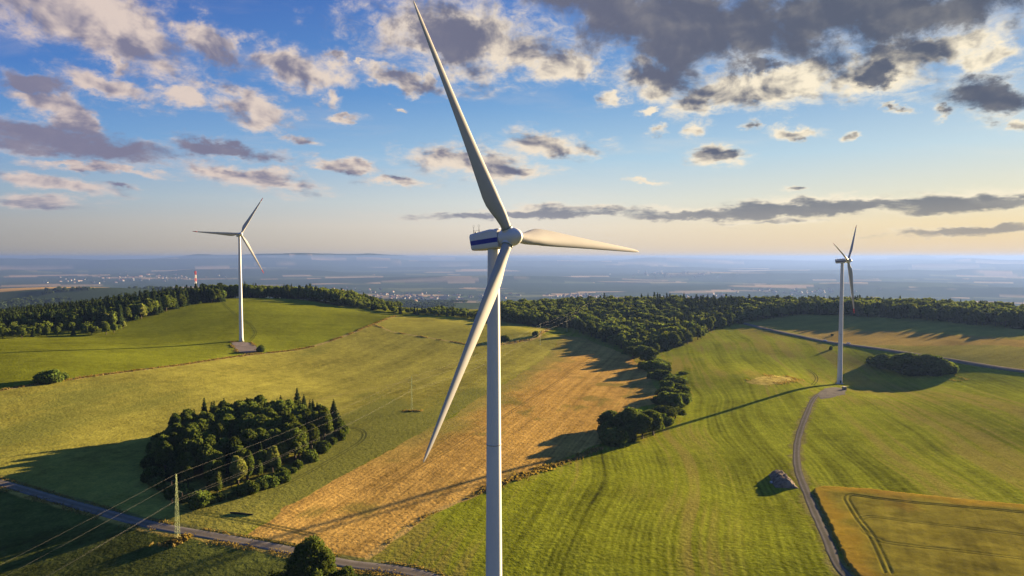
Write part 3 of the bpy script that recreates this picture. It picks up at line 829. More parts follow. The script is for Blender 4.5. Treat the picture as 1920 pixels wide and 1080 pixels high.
WOOD_MID = wp([(1000,612),(1036,612),(1062,616),(1092,626),(1130,641),(1178,662),(1200,668),(1235,662),(1275,650),(1318,638),(1330,622)], [(330, 960), (310, 1150), (150, 1180), (-20, 1120), (-10, 900)])
wood(WOOD_MID, 9.8, (9, 18), (15, 22), lambda x, y: .28 if (x > 215 and y > 870) else .07, 'broadleaf tree in the wood beyond the golden field', 'dark spruce in the wood beyond the golden field', 'wood beyond the golden field', 31)
LEFT_F = wp([(-40,622),(60,618),(160,616),(215,612),(250,602),(300,588),(352,573)], [(-380, 905), (-450, 960), (-640, 940), (-760, 800), (-700, 690)])
wood(LEFT_F, 8.2, (14, 19), (18, 24), .55, 'broadleaf tree in the dark forest left of the hill turbine', 'dark spruce in the forest left of the hill turbine', 'forest left of the hill turbine', 32)
LEFT_E = wp([(-30,636),(60,634),(130,630),(215,626),(236,616),(190,612),(100,616),(-30,612)], np.zeros((0, 2)))
wood(LEFT_E, 11.5, (6, 12), (9, 12), .12, 'smaller leafy tree along the foot of the left forest', 'small spruce along the foot of the left forest', 'edge of the left forest', 33)
RIDGE = wp([(352,566),(400,557),(450,555),(500,556),(560,561),(610,570),(650,575),(700,582),(745,589),(800,592),(862,596),(930,603),(1000,611)], [(10, 1080), (-150, 1100), (-330, 1090), (-470, 1050)])
wood(RIDGE, 9.6, (10, 16), (13, 18), .16, 'broadleaf tree of the forest on the ridge behind the hill field', 'spruce of the forest on the ridge behind the hill field', 'forest on the ridge', 34)
wood(BELT[:0] if False else np.vstack([BELT[:6], [(720, 830), (660, 960), (560, 1060), (420, 1130), (330, 1120)]]), 9.6, (12, 20), (16, 22), .25, 'broadleaf tree of the forest belt beyond the right road', 'spruce of the forest belt beyond the right road', 'forest belt beyond the right road', 35)
NOOK = wp([(1392,605),(1360,604),(1322,606)], [(300, 1120), (380, 1120)])
wood(NOOK, 9.6, (13, 18), (18, 23), .7, 'broadleaf tree at the bend of the right road', 'spruce by the bend of the right road', 'trees at the road bend', 36)
WOODS.sort(key=lambda t: t[0])
MASS = {}
def front_rank():
    """how openly each tree of the woods shows: near and not hidden by a row in front"""
    A = np.array([(t[2], t[3], t[4], t[5]) for t in WOODS])
    top = proj(np.c_[A[:, :2], A[:, 2] + A[:, 3]]); hp = A[:, 3] / A[:, 1]
    vis = np.zeros(len(A)); roof = np.full(2200, 2000.0)
    for i in range(len(A)):                      # front to back
        c = int(np.clip(top[i, 0] + 100, 5, 2190)); w = max(2, int(3.5 / A[i, 1] * F))
        lo, hi = max(c - w, 0), min(c + w, 2199)
        foot = proj(np.array([A[i, 0], A[i, 1], A[i, 2]]))[1]
        vis[i] = max(0, min(np.median(roof[lo:hi]), foot) - top[i, 1]) * w
        roof[lo:hi] = np.minimum(roof[lo:hi], top[i, 1] + .15 * (foot - top[i, 1]))
        if top[i, 0] < -10 or top[i, 0] > 1930: vis[i] = 0
    return vis
VIS = front_rank()
def build_woods():
    rank = np.argsort(-VIS)
    for i in rank:
        d, k, x, y, z, h, lab, grp = WOODS[i]
        nm = 'spruce_tree' if k == 's' else 'broadleaf_tree'
        if VIS[i] > 0 and PLANTED[nm] < 300: plant(k, x, y, h, lab, grp, (1.15 if grp.startswith('wood beyond') else 1.05) if k == 'b' else 1.1, z=z)
        else: MASS.setdefault(k, []).append((x, y, z, h))
build_woods()
def far_trees(rng):
    """trees of the lower hills, 2-4.5 km off"""
    x = rng.uniform(-3600, -300, 9000); y = rng.uniform(2600, 4700, 9000)
    k = (fbm(x, y, 420, 3, 15) > .40) & ~inside(np.array([(-3350, 3600), (-2740, 3590), (-2280, 3950), (-2400, 4340), (-2900, 4300), (-3600, 4180)], float), x, y) & (np.abs(x / y) < .8)
    return x[k], y[k]
def build_mass():
    rng = np.random.default_rng(8); Vs, Fs, Cs, nv = [], [], [], 0
    T = {'b': [], 's': []}
    for k in 'bs':
        for s in range(6):
            r2 = np.random.default_rng(500 + s)
            if k == 'b':
                L = [(0, 0, 6.6, 3.0, 3.0, 4.2)] + [(math.cos(a) * q, math.sin(a) * q, zc, 2.0, 2.0, 1.9) for a, q, zc in zip(r2.uniform(0, 6.28, 9), r2.uniform(1.0, 3.0, 9), r2.uniform(3.5, 10, 9))]
                P, u, i = lumps_points(r2, L, 420); cl = r2.uniform(.72, 1.3, len(L))[i]
                T[k].append((*leaves(P, u, 1.15, r2, tint(r2, len(P), cl)),))
            else:
                n = 420; t = r2.random(n) ** .7; a = r2.uniform(0, 6.28, n); rd = 3.2 * t ** .85 * r2.random(n) ** .4
                P = np.c_[np.cos(a) * rd, np.sin(a) * rd, 20 * (1 - t * .9) - .3 * rd]; u = np.c_[np.cos(a) * .6, np.sin(a) * .6, np.full(n, .8)]
                T[k].append((*leaves(P, u, 1.2, r2, tint(r2, n, r2.uniform(.7, 1.3, n)), .5, 1.7),))
    def emit(name, items, k, mat, lab):
        Vs, Fs, Cs, nv = [], [], [], 0
        for x, y, z, h in items:
            V, Fq, cc = T[k][rng.integers(6)]
            a = rng.uniform(0, 6.28); s = h / (12.0 if k == 'b' else 20.0); w = s * rng.uniform(1.0, 1.4)
            R = np.array([[math.cos(a), -math.sin(a)], [math.sin(a), math.cos(a)]])
            q = np.c_[(V[:, :2] @ R.T) * w, V[:, 2] * s] + (x, y, z)
            Vs.append(q); Fs.append(Fq + nv); Cs.append(cc * rng.uniform(.72, 1.28)); nv += len(q)
        me = mesh_np(name, np.vstack(Vs), np.vstack(Fs)); col_attr(me, 'leaf', np.vstack(Cs)[:len(me.vertices)])
        tag(link(name, me, mat), lab, 'forest', kind='stuff')
    emit('broadleaf_forest', MASS.get('b', []), 'b', M_LEAF, 'rest of the leafy woods behind the fields')
    emit('spruce_forest', MASS.get('s', []), 's', M_NEEDLE, 'rest of the dark spruce woods behind the fields')
    fx, fy = far_trees(rng); fz = height(fx, fy)
    T['b'] = [(lambda r2: (*leaves(*(lambda P, u, i: (P, u))(*lumps_points(r2, [(0, 0, 6, 4.5, 4.5, 5), (2, 1, 8, 3, 3, 3)], 60)), 3.0, r2, np.ones((60, 3)))[:2], np.ones((240, 3))))(np.random.default_rng(900 + s)) for s in range(6)]
    emit('distant_forest', [(a, b, c, rng.uniform(12, 20)) for a, b, c in zip(fx, fy, fz)], 'b', M_NEEDLE, 'bluish forest on the low hill around the golden field far left')
build_mass()
print('PLANTED', PLANTED, len(WOODS), {k: len(v) for k, v in MASS.items()})

# ------------------------------------------------------------------ wind turbines
def paint(name, rgb, rough=.42, spec=.3):
    m, N, p = material(name)
    g = N.new('ShaderNodeTexCoord').outputs['Object']
    f, _ = N.noise(N.vmath('MULTIPLY', g, (1.0, 1.0, .18)), 1.1, 5, .65)
    f2, _ = N.noise(g, .23, 3, .5)
    k = N.math('MULTIPLY_ADD', f, .14, N.math('MULTIPLY_ADD', f2, .10, .86))
    N.l.new(N.vmath('SCALE', rgb, scale=k), p.inputs['Base Color'])
    p.inputs['Roughness'].default_value = rough; p.inputs['Specular IOR Level'].default_value = spec
    return m
M_WHITE = paint('white_paint', (.58, .58, .57))
M_GREYW = paint('blade_paint', (.385, .375, .345), .65, .06)
M_BLUE = paint('blue_paint', (.020, .028, .25))
M_PURPLE = paint('dark_stripe_paint', (.045, .030, .075))
M_RED = paint('red_paint', (.50, .028, .024))
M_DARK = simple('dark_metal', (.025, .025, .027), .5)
M_STEEL = simple('galvanised_steel', (.20, .23, .17), .55, .25, 6, .0)
M_CONC = simple('concrete', (.36, .35, .33), .85, .3, 1.5)
L_BLADE = 45.0
def blade_mesh(name, r0, r1, mats, n=36, ns=44):
    R = np.array([1.2, 2.4, 3.2, 5, 7, 9.2, 13, 18, 25, 32, 38, 42, 44, 44.7, 45.0]); Ch = np.array([1.9, 1.9, 2.0, 2.75, 3.35, 3.6, 3.3, 2.75, 2.1, 1.58, 1.15, .82, .52, .30, .08])
    Th = np.array([1, 1, .92, .62, .44, .34, .27, .23, .20, .18, .17, .16, .15, .15, .15]); Tw = np.array([22, 22, 22, 21, 19, 16, 12, 8.5, 5.5, 3.5, 2, 1, .5, .3, 0])
    rs = r0 + (r1 - r0) * (np.linspace(0, 1, ns) if r1 < 44.9 else np.sin(np.linspace(0, np.pi / 2, ns)))
    th = np.linspace(0, 2 * np.pi, n, endpoint=False); V = []
    for r in rs:
        c, t, w = np.interp(r, R, Ch), np.interp(r, R, Th), math.radians(np.interp(r, R, Tw) + 3.0)
        k = smooth(2.6, 8.0, r)                                    # round root -> aerofoil
        xc = (1 - np.cos(th)) / 2                                  # 0 leading edge .. 1 trailing edge
        yt = 5 * t * (.2969 * np.sqrt(xc) - .126 * xc - .3516 * xc ** 2 + .2843 * xc ** 3 - .1036 * xc ** 4) * np.sign(np.sin(th) + 1e-12)
        ax = .5 + (.30 - .5) * k
        x = (ax - xc) * c; y = (yt + .03 * k * np.sin(np.pi * xc)) * c * k + (1 - k) * np.sin(th) * c * .5 * t
        V.append(np.c_[x * math.cos(w) - y * math.sin(w) * -1 * 0 - y * math.sin(w), x * math.sin(w) + y * math.cos(w), np.full(n, r)])
    mb = MB(); V = np.vstack(V)
    Fs = [(i * n + k, i * n + (k + 1) % n, (i + 1) * n + (k + 1) % n, (i + 1) * n + k) for i in range(ns - 1) for k in range(n)]
    Fs += [tuple(range(n))[::-1], tuple((ns - 1) * n + k for k in range(n))]
    mb.add(V, Fs); me = mb.mesh(name, True)
    for m in mats: me.materials.append(m)
    return me
def frame(X, Y, Z, loc):
    M = Matrix.Identity(4)
    for i in range(3): M[i][0], M[i][1], M[i][2], M[i][3] = X[i], Y[i], Z[i], loc[i]
    return M
BLADE_ALL = blade_mesh('blade', 1.2, 45.0, [M_GREYW])
BLADE_IN = blade_mesh('blade', 1.2, 40.6, [M_GREYW])
BLADE_TIP = blade_mesh('blade_tip', 40.6, 45.0, [M_RED], ns=14)
def tower_mesh(h, rb, rt):
    mb = MB(); seg = 5; pr = []
    for k in range(seg * 6 + 1):
        t = k / (seg * 6); pr.append((rb + (rt - rb) * (t ** .92), t * h))
    mb.lathe(pr, 56); return mb
def make_turbine(hub, yaw, tilt, az, label, red, stripe, pitch=0.0, zbase=None):
    hub = Vector(hub)
    a = Vector((math.sin(yaw) * math.cos(tilt), -math.cos(yaw) * math.cos(tilt), math.sin(tilt)))   # rotor axis, upwind
    h = Vector((math.cos(yaw), math.sin(yaw), 0)); u = a.cross(h)
    if u.z < 0: u = -u
    back = Vector((a.x, a.y, 0)).normalized()
    foot = hub - back * 4.5
    zb = hz(foot.x, foot.y) if zbase is None else zbase
    root = empty('wind_turbine', (foot.x, foot.y, zb)); tag(root, label, 'wind turbine', 'wind turbines')
    O = Vector((foot.x, foot.y, zb))
    H = hub.z - 2.05 - zb - .35
    tm = tower_mesh(H, 2.05, 1.15)
    tw = tm.build('tower', M_WHITE, root, True, (0, 0, .2)); sharp(tw, 40)
    for t in (.0, .19, .41, .66):
        mb = MB(); r = 2.05 + (1.15 - 2.05) * (t ** .92 if t else 0); mb.lathe([(r + .008, -.13), (r + .05, -.10), (r + .05, .10), (r + .008, .13)], 56)
        mb.build('flange', M_GREYW, tw, True, (0, 0, t * H + (.12 if t == 0 else 0)))
    mb = MB()
    fa = math.atan2(-O.y, -O.x) + .35
    mb.box((0, 0, 1.1), (.10, .95, 2.1)); mb.box((-.01, 0, 1.1), (.10, 1.15, 2.32), 1)
    d = mb.build('door', [M_DARK, M_GREYW], tw, False, (math.cos(fa) * 2.04, math.sin(fa) * 2.04, .55)); d.rotation_euler = (0, 0, fa)
    mb = MB()
    for k in range(4): mb.box((.35 + .30 * k, 0, (3 - k) * .17 + .02), (.30, 1.1, .17 * (4 - k) * .98))
    st = mb.build('steps', M_STEEL, root, False, (math.cos(fa) * 2.0, math.sin(fa) * 2.0, -.15)); st.rotation_euler = (0, 0, fa)
    mb = MB(); mb.lathe([(2.9, -.9), (2.9, .12), (2.75, .2), (1.9, .2)], 40); mb.build('foundation', M_CONC, root)
    hl = hub - O
    # nacelle in the frame of the rotor axis: x upwind, y to the viewer's right, z up
    def place(o, loc=(0, 0, 0)):
        o.matrix_local = frame(a, -h, u, hl + a * loc[0] - h * loc[1] + u * loc[2]) ; return o
    st_x = [(-1.95, 1.62, -1.72, 1.60, 0), (-2.25, 1.72, -1.80, 1.70, 0), (-4.2, 1.98, -1.80, 1.72, 0), (-6.0, 1.86, -1.80, 1.72, 0), (-8.2, 1.72, -1.78, 1.70, 0), (-9.55, 1.64, -1.70, 1.66, .18), (-9.85, 1.45, -1.50, 1.50, .30)]
    mb = MB(); n = None; VV = []
    for x, zt, zl, w, sl in st_x:
        half = [(0, zt + .05), (w * .72, zt), (w * .90, zt - .14), (w * .985, zt - .40), (w, .20), (w, -.72), (w * .985, zl + .42), (w * .90, zl + .14), (w * .70, zl), (0, zl - .02)]
        ring = [(p, q) for p, q in half] + [(-p, q) for p, q in half[-2:0:-1]]
        n = len(ring)
        VV += [(x + sl * (zt - q) / (zt - zl) * 1.6, p, q) for p, q in ring]
    Fs, mi = [], []
    for i in range(len(st_x) - 1):
        for k in range(n):
            Fs.append((i * n + k, (i + 1) * n + k, (i + 1) * n + (k + 1) % n, i * n + (k + 1) % n)); mi.append(1 if k in (4, n - 5) else 0)
    mb.add(VV, Fs); mb.m = mi
    mb.add([VV[k] for k in range(n)], [tuple(range(n))]); mb.add([VV[(len(st_x) - 1) * n + k] for k in range(n)], [tuple(range(n))[::-1]])
    nac = mb.build('nacelle', [M_WHITE, stripe], root, True); place(nac); sharp(nac, 28)
    def ntool(mb, name, mat): return mb.build(name, mat, nac, True)
    for sx, hh in ((-9.1, 1.25), (-7.6, 1.15)):
        mb = MB(); mb.tube([(sx, .75, 1.5), (sx, .75, 1.7 + hh)], .045, 6)
        c = Vector((sx, .75, 1.7 + hh + .24)); mb.tube([c + Vector((.24 * math.cos(t), 0, .24 * math.sin(t))) for t in np.linspace(-1.57, 4.71, 17)], .02, 5)
        mb.tube([(sx, .75, 1.7), (sx, .75, 1.7 + hh * .55)], .09, 6); ntool(mb, 'antenna', M_DARK)
    mb = MB(); mb.tube([(-9.1, .75, 2.25), (-7.6, .75, 2.2)], .022, 5); mb.tube([(-8.8, .2, 1.7), (-6.4, .2, 1.8)], .05, 5); mb.box((-8.6, .75, 1.85), (.25, .2, .3)); ntool(mb, 'roof_rail', M_DARK)
    mb = MB(); mb.box((-5.4, 0, 1.99), (1.1, 1.0, .10)); mb.box((-3.3, 0, 1.98), (.8, .9, .08)); ntool(mb, 'roof_hatch', M_WHITE)
    mb = MB(); mb.lathe([(1.18, 0), (1.30, .05), (1.30, .42), (1.2, .5)], 40); y = mb.build('yaw_ring', M_GREYW, root, True, (0, 0, H + .1)); sharp(y)
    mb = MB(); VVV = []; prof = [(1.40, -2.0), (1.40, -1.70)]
    mb.lathe(prof, 40); c = mb.build('dark_gap_ring', M_DARK, root, True); c.matrix_local = frame(-h, u, a, hl); sharp(c)  # dark ring standing in for the shade in the gap behind the spinner
    mb = MB(); mb.lathe([(1.50, -1.74), (1.66, -1.68), (1.74, -1.2), (1.80, 0), (1.76, .8), (1.60, 1.45), (1.30, 2.0), (.92, 2.42), (.5, 2.72), (.2, 2.86), (.02, 2.9)], 48)
    for k in range(3):
        t = az + k * 2 * math.pi / 3; dl = Vector((-math.sin(t), math.cos(t), 0))          # in (h,u) of this frame
        mb.tube([dl * 1.1, dl * 1.88], [1.18, 1.06], 36)
    sp = mb.build('spinner', M_WHITE, root, True); sp.matrix_local = frame(-h, u, a, hl); sharp(sp, 40)
    for k in range(3):
        t = az + k * 2 * math.pi / 3
        d = u * math.cos(t) + h * math.sin(t); lead = h * math.cos(t) - u * math.sin(t)
        b = link('blade', BLADE_IN if red else BLADE_ALL, None, root)
        M = frame(lead, a, d, hl) @ Matrix.Rotation(pitch, 4, 'Z')
        b.matrix_local = M
        if red: link('blade_tip', BLADE_TIP, None, b)['label'] = 'red painted blade tip'
        mb = MB(); mb.lathe([(1.02, 1.84), (1.10, 1.86), (1.10, 2.02), (1.02, 2.04)], 36); mb.build('root_collar', M_STEEL, b, True)
    return root, Vector((foot.x, foot.y, zb))
make_turbine(unp(956.8, 444.6, 131.0), .822, .093, -.466, 'huge white wind turbine close by with plain blades and a blue nacelle stripe', False, M_BLUE, math.radians(-8))
make_turbine(unp(451.4, 439.0, 683.4), .668, .101, .564, 'white red tipped wind turbine on the green hill beside a gravel pad', True, M_BLUE)
T3, F3 = make_turbine(unp(1590.5, 488.6, 557.0), .882, .069, .830, 'white wind turbine seen side on at the far end of the farm track', True, M_PURPLE, math.radians(-67))

# ------------------------------------------------------------------ roads, tracks and pads
def road_mat(name, rgb, sc, amt):
    m, N, p = material(name)
    g = N.new('ShaderNodeNewGeometry').outputs['Position']
    at = N.new('ShaderNodeAttribute', attribute_name='crop').outputs['Color']
    f, _ = N.noise(g, sc, 5, .65); f2, _ = N.noise(g, .2, 3, .5)
    k = N.math('MULTIPLY', N.math('MULTIPLY_ADD', f, 2 * amt, 1 - amt), N.math('MULTIPLY_ADD', f2, .5, .75))
    N.l.new(N.vmath('SCALE', N.vmath('MULTIPLY', at, rgb), scale=k), p.inputs['Base Color'])
    p.inputs['Roughness'].default_value = 1.0; p.inputs['Specular IOR Level'].default_value = 0.0
    return m
def ribbon(name, line, width, off, mat, across, kind='structure', step=1.5, skirt=0.0, skirt_w=1.0, wob=0.0):
    """sheet draped over the terrain along a line; across = [(position -1..1, colour)]"""
    seg = np.hypot(*np.diff(line, axis=0).T); s = np.r_[0, np.cumsum(seg)]
    t = np.arange(0, s[-1], step); L = np.c_[np.interp(t, s, line[:, 0]), np.interp(t, s, line[:, 1])]
    T = np.gradient(L, axis=0); T /= np.linalg.norm(T, axis=1)[:, None]; Nn = np.c_[T[:, 1], -T[:, 0]]
    w = width * .5 * (1 + wob * (fbm(t, t * 0, 9, 2, 12) - .5))
    pos = [p for p, _ in across]; n = len(pos)
    V, Cc = [], []
    for p, c in across:
        q = L + Nn * (w * p)[:, None]; z = height(q[:, 0], q[:, 1]) + off
        if skirt and abs(p) > 1: z = z - skirt - off
        V.append(np.c_[q, z]); Cc.append(np.tile(c, (len(t), 1)))
    V = np.stack(V, 1).reshape(-1, 3); Cc = np.stack(Cc, 1).reshape(-1, 3)
    i = np.arange(len(t) - 1)[:, None] * n; k = np.arange(n - 1)[None]
    Fq = np.stack([i + k, i + k + 1, i + n + k + 1, i + n + k], -1).reshape(-1, 4)[:, ::-1]
    me = mesh_np(name, V, Fq, True); col_attr(me, 'crop', Cc[:len(me.vertices)])
    return tag(link(name, me, mat), kind=kind)
M_ROAD = road_mat('worn_asphalt', (1, 1, 1), 1.3, .3)
g1, g2, g3 = (.14, .12, .09), (.185, .16, .125), (.12, .13, .05)
M_TRACKM = road_mat('gravel', (1, 1, 1), .9, .35)
ribbon('road', ROAD_L, 4.4, .10, M_ROAD, [(-1.5, (.10, .09, .03)), (-1.0, (.13, .125, .12)), (-.6, g2), (-.2, g1), (.2, g1), (.6, g2), (1.0, (.13, .125, .12)), (1.5, (.10, .09, .03))], skirt=.25)
ribbon('farm_track', TRACK, 3.2, .08, M_TRACKM, [(-1.5, (.09, .09, .022)), (-1, (.085, .078, .055)), (-.6, (.13, .12, .105)), (-.2, (.085, .08, .06)), (.2, (.085, .08, .06)), (.6, (.13, .12, .105)), (1, (.085, .078, .055)), (1.5, (.085, .09, .022))], wob=.35, skirt=.2)
ribbon('country_road', ROAD_R, 6.0, 1.15, M_ROAD, [(-3.6, (.07, .085, .02)), (-1.5, (.12, .12, .035)), (-1.0, (.15, .14, .12)), (-.5, g1), (.5, g1), (1.0, (.15, .14, .12)), (1.5, (.12, .12, .035)), (3.6, (.06, .07, .018))], skirt=.3, step=4)
def sheet(name, poly, off, mat, rgb, cell=1.0, edge=1.2, seed=0):
    """irregular patch draped over the terrain"""
    x0, y0 = poly.min(0) - 2; x1, y1 = poly.max(0) + 2
    X, Y = np.meshgrid(np.arange(x0, x1, cell), np.arange(y0, y1, cell)); ny, nx = X.shape
    x, y = X.ravel(), Y.ravel()
    k = inside(poly, x + (fbm(x, y, 4, 2, seed) - .5) * edge * 2, y + (fbm(x, y, 4, 2, seed + 3) - .5) * edge * 2)
    i = (np.arange(ny - 1)[:, None] * nx + np.arange(nx - 1)[None]).ravel()
    Fq = np.stack([i, i + 1, i + nx + 1, i + nx], -1); Fq = Fq[k[Fq].all(1)]
    us = np.unique(Fq); mp = np.full(len(x), -1); mp[us] = np.arange(len(us))
    V = np.c_[x, y, height(x, y) + off][us]
    cc = np.asarray(rgb) * (.75 + .5 * fbm(V[:, 0], V[:, 1], 5, 3, seed))[:, None]
    me = mesh_np(name, V, mp[Fq], True); col_attr(me, 'crop', cc[:len(me.vertices)])
    return tag(link(name, me, mat), kind='structure')
sheet('gravel_pad', GRAVEL, .14, M_TRACKM, (.15, .128, .115), 1.2)
sheet('gravel_yard', PAD, .12, M_TRACKM, (.14, .128, .105), .9)
M_RUT = road_mat('rut', (1, 1, 1), .8, .3)
def ruts(name, px, gauge=2.0, w=.62, off=.12, c=(.035, .045, .012)):
    line = spline(world_poly(px)) if not isinstance(px, np.ndarray) else px
    T = np.gradient(line, axis=0); T /= np.linalg.norm(T, axis=1)[:, None]; Nn = np.c_[T[:, 1], -T[:, 0]]
    for s in (-1, 1): ribbon('tyre_rut', line + Nn * s * gauge / 2, w, off, M_RUT, [(-1, c), (0, c), (1, c)], step=2)
ruts('t', [(412,561),(420,570),(432,582),(447,594),(462,603),(473,613),(479,624),(475,632),(468,640)], 2.2, .42, .16, (.05, .06, .014))
ruts('t', [(1524,722),(1531,712),(1529,704),(1522,698),(1512,692)], 2.0, .55, .12, (.05, .055, .016))
ruts('t', [(520,915),(580,885),(650,845),(678,826),(684,812),(668,803),(640,800)], 2.0, .5, .10, (.07, .075, .02))
ruts('t', [(560,760),(660,735),(760,715),(900,668)], 2.2, .5, .10, (.24, .21, .07))
ruts('t', [(700,920),(800,868),(930,790),(1040,720),(1120,668)], 2.2, .45, .10, (.17, .12, .035))
ruts('t', [(330,955),(420,968),(520,988),(600,1006)], 2.0, .5, .10, (.06, .07, .018))

# ------------------------------------------------------------------ ripe crop at the bottom right
def build_crop():
    top = world_poly([(1527,918),(1545,914),(1620,918),(1700,927),(1800,938),(1925,950)])
    left = TRACK + np.array((3.4, 0)); left = left[(left[:, 1] < top[0, 1] - 1) & (left[:, 1] > 128)]
    poly = np.vstack([left[::-1], top, [(290, 255), (260, 130)]])
    cell = .5; x0, y0 = poly.min(0) - 1; x1, y1 = poly.max(0) + 1
    x1 = min(x1, 250)
    X, Y = np.meshgrid(np.arange(x0, x1, cell), np.arange(y0, y1, cell)); ny, nx = X.shape; x, y = X.ravel(), Y.ravel()
    jx = x + (fbm(x, y, 2.2, 2, 31) - .5) * 1.2; jy = y + (fbm(x, y, 2.2, 2, 32) - .5) * 1.2
    k = inside(poly, jx, jy)
    lanes = [[(1666,1079),(1634,1010),(1608,975),(1590,945),(1587,937),(1593,932),(1612,933),(1717,946),(1925,965)],
             [(1611,982),(1616,976),(1628,973),(1648,974),(1752,987),(1925,1008)], [(1618,996),(1628,1006),(1645,1015),(1685,1025),(1925,1053)]]
    g = np.zeros(len(x))
    for nl, L in enumerate(lanes):
        ln = spline(world_poly([(a, min(b, 1079)) for a, b in L])); T = np.gradient(ln, axis=0); T /= np.linalg.norm(T, axis=1)[:, None] + 1e-9; Nn = np.c_[T[:, 1], -T[:, 0]]
        for s in (-1, 1): g = np.maximum(g, smooth(.50, .12, dist_line(ln + Nn * s * .95, x, y)) * (1, .6, .6)[nl])
    g = np.where(k, g, 0)
    zz = height(x, y)
    z = zz + np.where(k, .82 * (1 - .30 * g) + .10 * (fbm(x, y, 1.3, 2, 35) - .5) + .25 * (fbm(x, y, 9, 2, 36) - .5), -.1)
    d = dist_line(np.vstack([left[::-1], top]), x, y)
    rw = rows(x, y, 28, 330, w=(1.4, 4, 14), stretch=50, bend=5)
    c = np.asarray((.150, .132, .019)) * (1 + .9 * rw + .8 * (fbm(x, y, 6, 3, 38) - .5))[:, None]
    e = (smooth(11, 2, d + 8 * (fbm(x, y, 8, 2, 39) - .5)) * .8)[:, None]
    c = c * (1 - e) + np.array((.23, .150, .018)) * (.8 + .4 * fbm(x, y, 2, 2, 40))[:, None] * e
    o = (smooth(.08, .25, fbm(x, y * .6, 26, 3, 45) - .5 + rw * .4) * .4)[:, None]
    c = c * (1 - o) + np.array((.18, .105, .020)) * o
    c = c * (1 - .8 * g[:, None]) + np.array((.07, .068, .016)) * .8 * g[:, None]
    i = (np.arange(ny - 1)[:, None] * nx + np.arange(nx - 1)[None]).ravel(); Fq = np.stack([i, i + 1, i + nx + 1, i + nx], -1); Fq = Fq[k[Fq].any(1)]
    us = np.unique(Fq); mp = np.full(len(x), -1); mp[us] = np.arange(len(us))
    me = mesh_np('ripe_crop', np.c_[x, y, z][us], mp[Fq], True); col_attr(me, 'crop', np.clip(c, .004, .8)[us][:len(me.vertices)])
    tag(link('ripe_crop', me, M_CROP), 'ripening golden green crop with wheel lanes beside the farm track', 'crop', kind='stuff')
M_CROP = road_mat('crop_heads', (1, 1, 1), 1.6, .45)
build_crop()

# ------------------------------------------------------------------ dry grass along the edges of the fields
def build_tufts():
    rng = np.random.default_rng(3); P = []
    def along(line, per_m, w, hmin, hmax):
        seg = np.hypot(*np.diff(line, axis=0).T); s = np.r_[0, np.cumsum(seg)]; n = int(s[-1] * per_m)
        t = rng.uniform(0, s[-1], n); x = np.interp(t, s, line[:, 0]) + rng.normal(size=n) * w; y = np.interp(t, s, line[:, 1]) + rng.normal(size=n) * w
        k = fbm(x, y, 11, 2, 18) > .40
        P.append(np.c_[x[k], y[k], rng.uniform(hmin, hmax, k.sum())])
    along(BOUND, 9, .9, .4, .95); along(np.vstack([LAWN[6:], LAWN[:1]]), 6, .9, .4, .8); along(LAWN[4:7], 8, 1.6, .4, .9)
    along(ROAD_L + np.array((0, -3.6)), 18, 1.1, .15, .42); along(ROAD_L + np.array((0, 3.8)), 8, .6, .2, .4)
    along(world_poly([(690,1046),(800,966),(900,924)]), 9, .8, .2, .5); along(world_poly([(900,924),(960,900),(1000,884),(1060,866),(1125,840)]), 12, 1.8, .35, .95)
    along(np.vstack([GRAVEL, GRAVEL[:1]]), 8, 1.0, .4, .8); along(np.vstack([ISLE1, ISLE1[:1]]) , 7, 2.5, .3, .7); along(ISLE2, 3, .9, .25, .5)
    along(world_poly([(318,1014),(345,1014)]), 60, 2.2, .4, 1.2); along(world_poly([(755,771),(790,771)]), 10, 1.0, .4, 1.0)
    P = np.vstack(P); x, y, h = P.T; z = height(x, y); n = len(P)
    Vs = []
    ctr = np.c_[x, y, z + h * .45]; Nn = np.c_[rng.normal(size=n), rng.normal(size=n), np.full(n, .25)]
    V, Fq, cc = leaves(ctr, Nn, h * 1.15, rng, np.clip(np.ones((n, 3)) * rng.uniform(.6, 1.3, (n, 1)), 0, 2), .3, 1.2)
    me = mesh_np('dry_grass', V, Fq); col_attr(me, 'leaf', cc[:len(me.vertices)])
    tag(link('dry_grass', me, M_DRY), 'dry yellow grass along the field edges and roads', 'grass', kind='stuff')
build_tufts()

